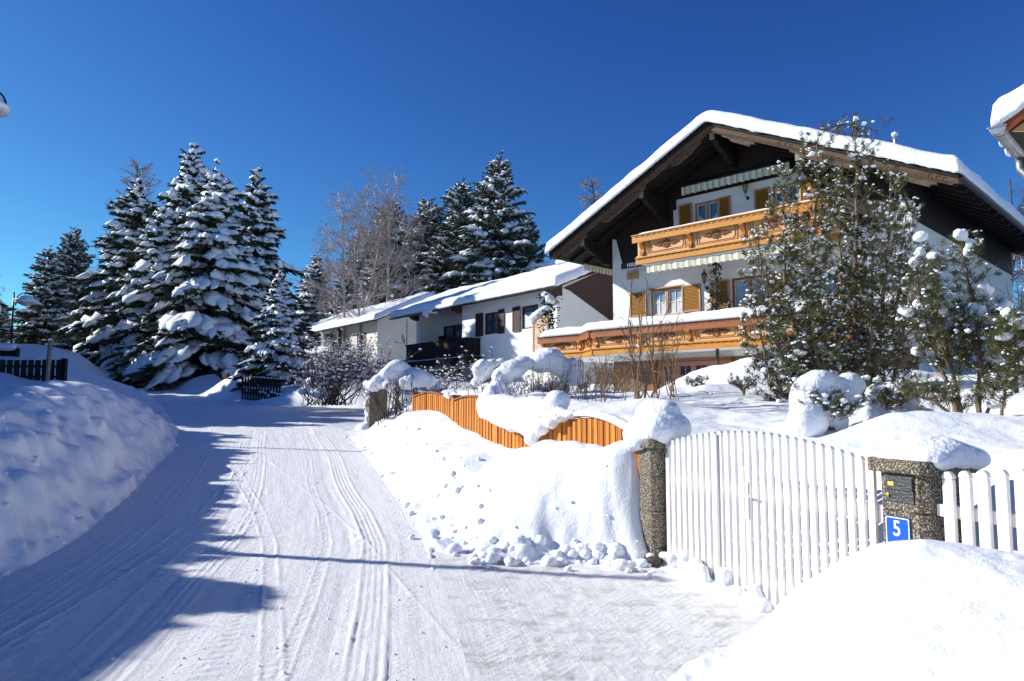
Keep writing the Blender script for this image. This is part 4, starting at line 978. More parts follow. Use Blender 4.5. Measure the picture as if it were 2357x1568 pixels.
h3 = empty('cream_house', (-9.03, 48, 0), HB, 'cream house with closed brown shutter and grey plinth beyond the white house', 'house')
m = MB(); wall_sheet(m, -4.73, 0, 4.5, 7.15, [(-3.16, -1.66, 5.4, 6.4)], depth=.05)
m.add([(-4.73, 0, 4.5), (-4.73, 1.3, 4.5), (-4.73, 1.3, 7.3), (-4.73, 0, 7.3)], [(0, 1, 2, 3)])
wall_sheet(m, -13, -4.73, 3.5, 7.4, [(-9.6, -7.6, 4.6, 6.6)], y=1.3)
m.add([(0, 0, 4.5), (0, 7, 4.5), (0, 7, 7.2), (0, 3.5, 8.75), (0, 0, 7.15)], [(0, 1, 2, 3, 4)])
m.add([(-13, 7, 3), (0, 7, 3), (0, 7, 7.2), (-13, 7, 7.2)], [(0, 1, 2, 3)])
m.build('wall', plaster_cream, h3)
m = MB().box(-4.7, .02, -.02, 7, 2.5, 4.5); m.box(-13, -4.73, 1.28, 7, 2.5, 3.6); m.build('plinth', plaster_grey, h3)
window(h3, -9.6, -7.6, 4.6, 6.6, y=1.4, fm=brown_frame, bars=None, cols=2)
shutter(h3, -3.16, -2.42, 5.4, 6.4, brown_shutter, brown_shutter, y=.0); shutter(h3, -2.40, -1.66, 5.4, 6.4, brown_shutter, brown_shutter, y=.0)
MB().box(-3.3, -1.5, -.08, .02, 5.32, 5.385).build('window_sill', plaster_cream, h3)
MB().box(-5.3, -5.05, -.6, -.35, 4.5, 7.0).build('porch_post', brown_frame, h3)
r3 = simple_roof(h3, -13.2, 1.0, 7.02, .455, 3.5, -.7, 23)
m = MB().box(-11.2, -2.6, -1.0, 1.25, 4.3, 4.45); b3 = m.build('balcony', brown_shutter, h3)
m = MB(); k = 0
while -11.2+k*.2 < -2.7: m.box(-11.2+k*.2, -11.2+k*.2+.12, -1.03, -1.0, 4.45, 5.2); k += 1
m.box(-11.2, -2.6, -1.06, -.98, 5.2, 5.27); m.box(-11.2, -2.6, -1.06, -1.03, 4.55, 4.62); m.build('railing', brown_shutter, b3)
rail_snow(b3, [(-11.2, -1.02, 5.28), (-4.8, -1.02, 5.28)], .3, .42, 'snow_cap', 8)
chm = MB().box(-5.0, -4.3, 3.6, 4.4, 8.5, 9.75).box(-5.02, -4.92, 3.58, 3.68, 9.75, 10.0).box(-4.38, -4.28, 3.58, 3.68, 9.75, 10.0).box(-5.02, -4.28, 4.32, 4.42, 9.75, 10.0)
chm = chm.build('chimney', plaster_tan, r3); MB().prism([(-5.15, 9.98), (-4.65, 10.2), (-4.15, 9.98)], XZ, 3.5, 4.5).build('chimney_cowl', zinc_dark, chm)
link('snow_cap', merged([((-4.65, 4.0, 10.3), (.55, .5, .26)), ((-4.85, 3.5, 9.7), (.25, .15, .14)), ((-4.5, 3.45, 9.62), (.2, .12, .18)), ((-5.1, 3.9, 9.4), (.22, .3, .22))], .06, 'snow_cap', .02), chm)

# ------------------------------------------------------------------ roof corner close by on the right
C_ = P(2296, 292, 7.5)
nh = empty('neighbour_house', tuple(C_), HA, 'house on the right of which only a snowy roof corner with zinc gutter shows', 'house')
SL = .62
m = MB(); zf = lambda x: .05+SL*(x-.10)
m.prism([(.08, zf(.08)), (5, zf(5)), (9.9, zf(.08)), (9.9, zf(.08)-.08), (5, zf(5)-.08), (.08, zf(.08)-.08)], XZ, .12, 8); rf = m.build('roof', wood_black, nh)
m = MB(); m.prism([(.0, zf(0)+.05), (5, zf(5)+.05), (5, zf(5)-.06), (.06, zf(.06)-.07)], XZ, .03, .14)
m.prism([(10, zf(0)+.05), (5, zf(5)+.05), (5, zf(5)-.06), (9.94, zf(.06)-.07)][::-1], XZ, .03, .14); m.build('verge_tile', red_board, rf, bevel=.015)
m = MB(); m.prism([(.10, zf(.1)-.08), (5, zf(5)-.08), (5, zf(5)-.2), (.2, zf(.2)-.17)], XZ, .16, .20); m.build('bargeboard', wood_light, rf)
th = np.linspace(math.pi, 2*math.pi, 12); m = MB()
m.prism([(.0+.08*math.cos(a), .0+.08*math.sin(a)) for a in th]+[(.0+.07*math.cos(a), .0+.07*math.sin(a)) for a in th[::-1]], XZ, .0, 8)
m.prism([(.08*math.cos(a), .08*math.sin(a)) for a in th], XZ, -.004, .008)
m.box(-.095, .085, -.012, .012, -.004, .012)
for y in (.10, 1.0, 1.9): m.prism([(.085*math.cos(a), .085*math.sin(a)) for a in th]+[(.0795*math.cos(a), .0795*math.sin(a)) for a in th[::-1]], XZ, y, y+.03)
m.build('gutter', zinc, rf, bevel=.003)
m = MB().tube([(0, 1.12, -.06), (0, 1.12, -.2), (.12, 1.12, -.38), (.5, 1.14, -.65), (1.1, 1.16, -.8), (1.14, 1.16, -4)], .048, 12); m.build('downpipe', zinc, nh, True)
m = MB().box(1.2, 8.8, 1.2, 8, -4, .45); m.prism([(1.2, .45), (8.8, .45), (5, 2.7)], XZ, 1.2, 7.9); m.build('wall', plaster, nh)
sn_ = roof_snow(rf, [(.0, zf(0)+.05), (5, zf(5)+.05), (10, zf(0)+.05)], .06, 8, .26, 'roof_snow', 31, .06, .16, 140, 240)
link('gutter_snow', merged([((.0, .12, .09), (.06, .10, .09)), ((.02, .30, .10), (.06, .2, .1)), ((-.01, .75, .06), (.07, .2, .07)), ((-.07, .55, -.02), (.03, .1, .05)), ((-.08, .95, -.02), (.03, .14, .06)), ((0, 1.3, .06), (.07, .4, .07))], .02, 'gutter_snow', .008), rf)
# ------------------------------------------------------------------ white gate, fence and pebble pillars
GA = (1.489, 7.0, 0); GR = math.atan2(-.92, .39)
def Gw(x, y, z): c, s_ = math.cos(GR), math.sin(GR); return (GA[0]+c*x-s_*y, GA[1]+s_*x+c*y, z)
def picket(m, x, z0, z1, w_=.052, t=.03, caps=None):
    th = np.linspace(0, math.pi, 9); r = w_/2; zc = z1-r
    body = [(x-r, z0), (x+r, z0), (x+r, zc-.012), (x-r, zc-.012)]
    m.prism(body, XZ, -t/2, t/2)
    cap = [(x-r-.002, zc-.009), (x+r+.002, zc-.009)]+[(x+(r+.002)*math.cos(a), zc+(r+.002)*math.sin(a)) for a in th]
    (caps or m).prism(cap, XZ, -t/2-.003, t/2+.003)
gt = empty('garden_gate', GA, GR, 'white double picket gate with arched top and lever handle across the driveway', 'gate')
tops = lambda x: 1.20+.212*math.sin(math.pi*np.clip((x+.22)/2.78, 0, 1))**.9
for x0, n, bot in ((.03, 13, lambda x: .03+.02*x), (1.137, 16, lambda x: .05+.0*x)):
    m = MB(); c = MB()
    for k in range(n):
        x = x0+k*.0853
        if x > 2.40: break
        picket(m, x, bot(x), float(tops(x)), caps=c)
    lf = m.build('gate_leaf', white_paint, gt, bevel=.005); c.build('picket_caps', cap_paint, lf, bevel=.006)
    xa, xb = x0-.03, min(x0+(n-1)*.0853, 2.40)+.03
    m = MB(); m.box(xa, xb, .016, .056, .86, 1.0-.03); m.box(xa, xb, .016, .056, .20, .30); m.build('gate_rail', white_paint, lf)
    # snow caught on the upper rail
    s_ = MB()
    for k in range(n-1):
        x = x0+k*.0853+.043
        if x < 2.38 and rnd.random() < .72: s_.blob((x, .03, .985), (.03, .03, rnd.uniform(.014, .036)), k, .25, 1)
    s_.build('rail_snow', snow, lf, True)
    if x0 > 1:
        m = MB(); m.box(x0-.018, x0+.018, -.026, -.017, .70, 1.0); m.build('lock_plate', cap_paint, lf, bevel=.006)
        m = MB(); m.tube([(x0, -.026, .90), (x0, -.065, .90), (x0+.01, -.075, .90), (x0+.12, -.075, .895)], [.011, .011, .012, .01], 8); m.build('handle', cap_paint, lf, True)
        m = MB().box(x0-.062, x0-.040, -.02, .02, .06, 1.12); m.build('lock_stile', cap_paint, lf)
    else:
        m = MB().tube([(.775, -.03, .06), (.775, -.03, 1.37)], .016, 8); m.build('drop_bolt', cap_paint, lf, True)
        MB().box(.0, .035, -.022, -.0175, 1.16, 1.2).build('maker_tag', zinc, lf)
bl = []
for k in range(34):
    x = rnd.uniform(-.05, 1.35); bl.append(((x, rnd.uniform(-.10, .03), .04+rnd.random()**2*.22*(1-.5*abs(x-.55))), (rnd.uniform(.03, .09), rnd.uniform(.04, .07), rnd.uniform(.03, .08))))
for k in range(14): bl.append(((-.05+k*.105, -.02, .03), (.09, .16, .09)))
link('snow_drift', merged(bl, .02, 'snow_drift', .02, 5, 3), gt)
def pebble_pillar(name, x0, x1, y0, y1, z0, z1, capz, over, label, joints=()):
    r = empty(name, Gw((x0+x1)/2, (y0+y1)/2, z0), GR, label, 'gate pillar', 'pebble concrete gate pillars')
    w_, d_ = (x1-x0)/2, (y1-y0)/2; c = .045; h = z1-z0
    oct_ = lambda e: [(-w_+c-e, -d_-e), (w_-c+e, -d_-e), (w_+e, -d_+c-e), (w_+e, d_-c+e), (w_-c+e, d_+e), (-w_+c-e, d_+e), (-w_-e, d_-c+e), (-w_-e, -d_+c-e)]
    m = MB(); zs = [0]+[j-z0 for j in joints]+[h]
    for a, b in zip(zs, zs[1:]): m.prism(oct_(0), XY, a+.006, b-.006); m.prism(oct_(-.008), XY, b-.006, b+.006)
    m.build('shaft', pebble, r)
    m = MB().prism(oct_(over), XY, h, h+capz); m.build('cap', pebble, r, bevel=.012)
    return r, h
rp, h = pebble_pillar('gate_pillar', 2.425, 2.765, -.07, .36, .1, 1.205, .085, .055, 'pebble concrete pillar with letterbox and blue number plate, right of the gate', (.6, .965))
o = link('snow_cap', merged([((dx, dy, h+.09), (.14, .17, .085)) for dx in (-.06, .06, .14) for dy in (-.08, .08, .2)]+[((.02, .05, h+.14), (.25, .27, .09)), ((-.1, -.12, h+.10), (.13, .13, .06))], .02, 'snow_cap', .012, 4), rp)
pb = empty('letterbox', Gw(2.597, -.073, 1.125), GR, 'dark hammered metal letterbox set into the right gate pillar', 'letterbox')
m = MB(); m.box(-.1, .1, -.006, .02, -.105, .085); m.build('front', mail_m, pb, bevel=.003)
m = MB(); m.box(-.088, .098, -.014, -.006, -.03, .052); m.build('flap', mail_m, pb, bevel=.004)
MB().box(-.072, -.028, -.018, -.0135, -.004, .022).build('name_plate', yellow_tag, pb, bevel=.002)
MB().lathe([(.011, 0), (.011, .012), (.006, .014)], (-.076, -.006, -.064), 12, Matrix.Rotation(R(90), 4, 'X')).build('lock', brass, pb)
MB().prism([(-.105, .092), (.105, .092), (.105, .098), (-.105, .098)], XZ, -.012, .01).build('hood', black_plastic, pb)
hs = empty('house_number_sign', Gw(2.575, -.076, .825), GR, 'blue enamel house number plate reading 5 on the pebble pillar', 'sign')
def rrect(w_, h_, r, n=5): return [(sx*(w_-r)+r*math.cos(a), sz*(h_-r)+r*math.sin(a)) for sx, sz, a0 in ((1, 1, 0), (-1, 1, 90), (-1, -1, 180), (1, -1, 270)) for a in np.radians(np.linspace(a0, a0+90, n))]
m = MB().prism(rrect(.088, .105, .012), XZ, -.004, .0); m.build('plate', sign_blue, hs)
o_, i_ = rrect(.083, .100, .010), rrect(.0775, .0945, .008); k = len(o_)
m = MB().add([(a, -.0052, b) for a, b in o_]+[(a, -.0052, b) for a, b in i_], [(j, (j+1) % k, k+(j+1) % k, k+j) for j in range(k)]); m.build('border', sign_white, hs)
o = link('number', text_mesh('5', .135, sign_white, 'number', .0012, .0008), hs); o.location = (-.004, -.0055, .028); o.scale = (.9, 1, 1)
o = link('street_lettering', text_mesh('A', .03, sign_white, 'street_lettering', .001, .0008), hs); o.location = (-.045, -.0055, -.066)
MB().lathe([(.004, 0), (.003, .003)], (.07, -.0045, .075), 8, Matrix.Rotation(R(90), 4, 'X')).build('screw', chrome, hs)

lp, h = pebble_pillar('gate_pillar', -.335, -.045, -.12, .22, -.05, 1.2, .08, .05, 'pebble concrete pillar under a big dome of snow, left of the gate', (.25, .6, .93))
o = link('snow_cap', merged([((.01, .02, h+.19), (.31, .31, .20)), ((-.07, .02, h+.33), (.22, .22, .16)), ((.05, .05, h+.36), (.15, .16, .11)), ((-.24, -.06, h+.12), (.16, .19, .17)), ((-.12, -.18, h+.08), (.17, .13, .13)), ((-.3, -.12, h+.02), (.07, .08, .10))], .022, 'snow_cap', .022, 2.6, 8), lp)

rf_ = empty('picket_fence', Gw(2.875, 0, 0), GR, 'white picket fence running on to the right of the letterbox pillar', 'fence')
m = MB(); c = MB()
for k in range(14): picket(m, k*.105, .3, 1.232+.0145*k*(1-k/40), .066, .032, c)
m.build('pickets', white_paint, rf_, bevel=.005); c.build('picket_caps', cap_paint, rf_, bevel=.006)
m = MB(); m.box(-.1, 1.5, .018, .06, .50, .60); m.box(-.1, 1.5, .018, .06, .96, 1.03); m.build('rail', white_paint, rf_)
# grit bin behind the fence
gb = empty('grit_bin', Gw(3.35, .62, .70), GR, 'dark bin with a red rim half buried in snow behind the white picket fence', 'bin')
m = MB().box(-.34, .5, 0, .4, -.25, .22); m.build('body', black_plastic, gb, bevel=.02)
m = MB().box(-.36, .52, -.02, .42, .225, .27); m.build('rim', red_plastic, gb, bevel=.01)
link('snow_cap', merged([((x, .2, .33), (.25, .22, .11)) for x in (-.2, .05, .3)], .035, 'snow_cap', .012), gb)
rk = MB().blob((0, 0, 0), (.075, .07, .062), 3, .45, 3, 0, 2.2).build('rock', rock_m, None, True); p_ = P(1505, 1293, 7.0); rk.location = p_; tag(rk, 'muddy lump of stone and ice at the foot of the left gate pillar', 'rock')
m = MB().blob((-.02, .03, .045), (.05, .05, .03), 4, .3, 2); m.build('snow_cap', snow, rk, True)

# ------------------------------------------------------------------ orange fence
of = empty('wooden_fence', GA, GR+math.pi, 'orange board fence with arched panels and snow heaped over its middle', 'fence')   # local x runs uphill from the gate
posts = [.28, 2.20, 4.32, 6.42, 9.10]
pz = [1.33, 1.50, 1.63, 1.74, 1.82]
bz = [.85, .9, .95, 1.0, 1.1]
bi = 0
for i in range(4):
    a, b = posts[i]+.06, posts[i+1]-.06; n = int((b-a)/.128); w_ = (b-a)/n; m = MB(); m2 = MB()
    for k in range(n):
        x = a+w_*(k+.5); t = (x-a)/(b-a); zt = pz[i]*(1-t)+pz[i+1]*t-.06+.12*math.sin(math.pi*t)-.02; zb = np.interp(x, posts, bz)-.35
        mm = m if (k*7+i) % 3 else m2
        mm.box(x-w_*.46, x+w_*.46, .012, .03, zb, zt-.004*(k % 2)); mm.box(x-w_*.30, x+w_*.30, .030, .042, zb, zt-.01)
    pn = m.build('board_panel', fence_m, of, bevel=.004); m2.build('red_boards', fence_red, pn, bevel=.004)
    tt = np.linspace(0, 1, 17); r_ = MB()
    for u0, u1 in zip(tt, tt[1:]):
        f_ = lambda u: (a+(b-a)*u, .02, pz[i]*(1-u)+pz[i+1]*u-.06+.12*math.sin(math.pi*u))
        r_.beam(f_(u0), f_(u1), .085, .026)
    r_.build('arched_rail', wood_rail, pn)
    r_ = MB().beam((a, -.02, pz[i]-.25), (b, -.02, pz[i+1]-.25), .03, .08); r_.build('rail', wood_rail, pn)
    if i != 2:
        pp = [f_(u) for u in (np.linspace(.04, .96, 16) if i == 0 else np.linspace(.0, .22, 5) if i == 1 else np.linspace(.03, .20, 5))]
        rail_snow(pn, [(x, y, z+.012) for x, y, z in pp], .11, .055 if i == 0 else .04, 'snow_cap', i+3)
for i, (x, z) in enumerate(zip(posts, pz)):
    m = MB().box(x-.055, x+.055, -.055, .055, z-1.1, z-.0); ps = m.build('post', fence_m, of, bevel=.006)
    MB().box(x-.085, x+.085, -.085, .085, z+.001, z+.028).build('post_cap', wood_rail, ps, bevel=.006)
bl = []
def L_(x, y, z, *r): bl.append(((x, y, z), r))
for x in np.linspace(2.5, 4.5, 11):
    L_(x, .02, 1.60+.03*(x-3.4)+.02*math.sin(x*5), .22, .23, .13); L_(x, .13, 1.47+.02*(x-3.4)+.05*math.sin(x*3.1), .18, .16, .19)
for x, z in ((2.45, 1.33), (2.62, 1.29), (2.8, 1.27), (2.95, 1.30), (3.15, 1.33), (3.4, 1.33), (3.7, 1.38), (4.0, 1.42), (4.25, 1.48)): L_(x, .17, z+.02, .15, .12, .13)
L_(2.70, .2, 1.2, .13, .1, .13); L_(2.25, .04, 1.66, .16, .17, .15); L_(2.32, .1, 1.55, .17, .16, .14); L_(2.2, .15, 1.42, .1, .1, .12); L_(2.05, .08, 1.49, .14, .14, .09); L_(1.88, .04, 1.50, .15, .12, .06)
L_(4.55, .05, 1.70, .2, .2, .14); L_(4.62, .0, 1.80, .15, .15, .13); L_(4.6, .12, 1.62, .15, .14, .14)
sh = link('snow_heap', merged(bl, .028, 'snow_heap', .02, 3.5, 5), of)

# second pillar where the side road turns off
fp_ = empty('stone_pillar', Gw(-12.9, 0, .8), GR, 'rough stone gate pillar patched with snow beside the snowy bush up the road', 'gate pillar')
m = MB().box(-.24, .24, -.24, .24, 0, 1.2); m.build('shaft', pebble, fp_, bevel=.03)
b_ = []
for k in range(26):
    b_.append(((rnd.uniform(-.26, .26), .25 if rnd.random() < .3 else -.25, rnd.uniform(.05, 1.1)), (rnd.uniform(.05, .12), .05, rnd.uniform(.04, .1))))
for k in range(16): b_.append(((-.25, rnd.uniform(-.22, .22), rnd.uniform(.0, 1.1)), (.06, rnd.uniform(.06, .14), rnd.uniform(.05, .13))))
b_ += [((0, 0, 1.28), (.34, .34, .18)), ((-.30, -.1, .1), (.2, .3, .3)), ((.05, -.35, .05), (.3, .22, .28)), ((-.5, -.2, -.1), (.3, .3, .25))]
link('snow_cap', merged(b_, .035, 'snow_cap', .015, 4, 3), fp_)

# ------------------------------------------------------------------ dark picket fences in the shade
def dark_fence(name, p0, p1, z0a, z0b, z1a, z1b, pitch, wfrac, label, matl, round_=False, posts_=True, spindle=False, snow_=True):
    p0 = np.array(p0, float); p1 = np.array(p1, float); L = np.linalg.norm(p1-p0); a = math.atan2(p1[1]-p0[1], p1[0]-p0[0])
    r = empty(name, (p0[0], p0[1], 0), a, label, 'fence'); n = int(L/pitch); m = MB(); s = MB()
    for k in range(n):
        t = (k+.5)/n; x = L*t; zb = z0a*(1-t)+z0b*t; zt = z1a*(1-t)+z1b*t; w_ = pitch*wfrac
        if spindle:
            prof_ = [(-1, .0), (-.55, .12), (-1, .30), (-1, .45), (-.5, .52), (-.95, .62), (-.5, .74), (-1, .84), (-.8, .95), (-.3, 1)]
            pts_ = [(x+w_/2*u, zb+(zt-zb)*v) for u, v in prof_]+[(x-w_/2*u, zb+(zt-zb)*v) for u, v in prof_[::-1]]
            m.prism(pts_[::-1], XZ, -.012, .012)
            if snow_: s.blob((x, 0, zt+.01), (w_*.42, .04, .03), k, .2, 1); s.blob((x+w_*.62, .01, zb+(zt-zb)*.55), (w_*.24, .03, .035), k, .2, 1)
            if snow_ and k > n*.42: s.blob((x+w_*.6, -.02, zb+(zt-zb)*(.25+.2*rnd.random())), (w_*.5, .04, .06), k, .3, 1)
        else:
            c = w_*.18; m.prism([(x-w_/2, zb), (x+w_/2, zb), (x+w_/2, zt-c), (x+w_/2-c, zt), (x-w_/2+c, zt), (x-w_/2, zt-c)], XZ, -.012, .012)
            if snow_ and rnd.random() < .5: s.blob((x, 0, zt), (w_*.4, .03, .02), k, .2, 1)
    m.build('pickets', matl, r)
    m = MB(); h_ = (z1a-z0a)
    for q in (.30, .72): m.beam((0, .03, z0a+h_*q), (L, .03, z0b+(z1b-z0b)*q), .035, .07)
    m.build('rail', matl, r)
    if posts_:
        MB().box(L-.07, L+.07, .02, .16, z0b-.3, z1b+.05).build('post', matl, r)
    if snow_: s.build('snow_cap', snow, r, True)['kind'] = 'stuff'
    return r
dark_fence('picket_fence', (-19.2, 22), (-13.95, 22.3), 2.2, 2.2, 2.97, 2.95, .205, .80, 'dark brown picket fence in the shade at the left edge of the picture', wood_black)
a_, b_ = P(556, 866, 29.2), P(648, 873, 27.8)
dark_fence('picket_fence', a_[:2], b_[:2], 1.75, 1.62, a_[2], b_[2], .175, .74, 'black fence of turned round headed pales between snowdrift and bare shrub', wood_black, spindle=True, posts_=False)
a_, b_ = P(340, 836, 45), P(520, 866, 35.5)
dark_fence('picket_fence', a_[:2], b_[:2], a_[2]-.9, b_[2]-.7, a_[2], b_[2]+.1, .15, .6, 'low reddish brown picket fence running under the tall snowy spruces', brown_shutter, snow_=False)
fpst = MB().box(-.2, .2, -.2, .2, -1, .25).build('fence_post', pole_m, None, bevel=.02); fpst.location = P(340, 838, 45.2); tag(fpst, 'stout grey post at the upper end of the reddish picket fence', 'post')
MB().blob((0, 0, .28), (.24, .24, .1), 1).build('snow_cap', snow, fpst, True)
bn = empty('garden_bench', P(12, 806, 29), 0, 'short dark plank bench under a cushion of snow at the left edge', 'bench')
m = MB()
for k in range(10): m.box(-.75+k*.13, -.75+k*.13+.11, -.03, 0, -.5, .0)
m.build('backrest', wood_black, bn); MB().box(.46, .56, -.1, .06, -.5, .16).build('post', wood_black, bn)
link('snow_cap', merged([((x, 0, .12), (.3, .25, .17)) for x in (-.6, -.35, -.1, .12, .3)], .05, 'snow_cap', .02), bn)

# marker pole on the bank, street lamps
a_, b_ = P(104, 884, 15.5), P(117, 783, 15.5)
mp = MB().tube([(0, 0, -.9), tuple(b_-a_)], [.05, .045], 10).build('marker_pole', pole_m, None, True); mp.location = a_; tag(mp, 'grey leaning snow marker pole on the left bank', 'pole')
MB().blob(tuple(np.array(b_-a_)+[0, 0, .01]), (.045, .045, .02), 2).build('snow_cap', snow, mp, True)
def street_lamp(base, h, rz, label, reach=.72):
    r = empty('street_lamp', base, rz, label, 'street lamp', 'arched street lamps')
    m = MB().tube([(0, 0, -.5), (0, 0, 1.0), (0, 0, 1.02), (0, 0, h)], [.06, .06, .045, .04], 10); m.build('pole', lamp_metal, r, True)
    th = np.linspace(math.pi, .12, 16); R_ = reach/2
    m = MB().tube([(.12+R_+R_*math.cos(a), 0, h-.42+.40*math.sin(a)) for a in th], .026, 8); m.box(.0, .14, -.02, .02, h-.46, h-.42); m.box(.0, .14, -.02, .02, h-.62, h-.58); m.tube([(.12, 0, h-.70), (.12, 0, h-.40)], .022, 6); m.build('arm', lamp_red if reach < .75 and h < 5 else lamp_metal, r)
    x = .12+R_
    m = MB().lathe([(R_*.98, -.56+h), (R_*1.02, -.53+h), (R_*.8, -.44+h), (R_*.35, -.36+h), (.06, -.33+h), (.03, -.2+h)], (x, 0, 0), 24); m.build('shade', opal if h < 5 or True else lamp_metal, r, True)
    m = MB().lathe([(R_*.55, -.568+h), (R_*.45, -.64+h), (R_*.22, -.69+h), (.02, -.70+h)], (x, 0, 0), 20); m.build('bowl', opal, r, True)
    link('snow_cap', merged([((x, 0, h-.42), (R_*1.12, R_*1.12, .15)), ((x+.05, 0, h-.3), (R_*.7, R_*.7, .15)), ((x+R_*.4, .05, h-.36), (R_*.55, R_*.55, .14))], .035, 'snow_cap', .015, 4), r)
    return r
lb = P(25, 800, 36); street_lamp((lb[0], lb[1], 4.3), P(45, 673, 36)[2]-4.3, 0, 'dark street lamp with arched arm and snowy dish in front of the far spruces', 1.0)
lq = P(-30, 236, 17); zl_ = gz(lq[0]-.6, 17); street_lamp((lq[0]-.56, 17, zl_), lq[2]+.36-zl_, R(2), 'street lamp whose snow topped head just enters at the upper left edge', .88)
up_ = MB().tube([(0, 0, -.4), (0, 0, 4.75)], [.075, .06], 10).build('wooden_pole', bark, None, True); up_.location = (-8.0, 8.60, 0); tag(up_, 'pole beyond the left edge that throws the long thin shadow across the road', 'pole')
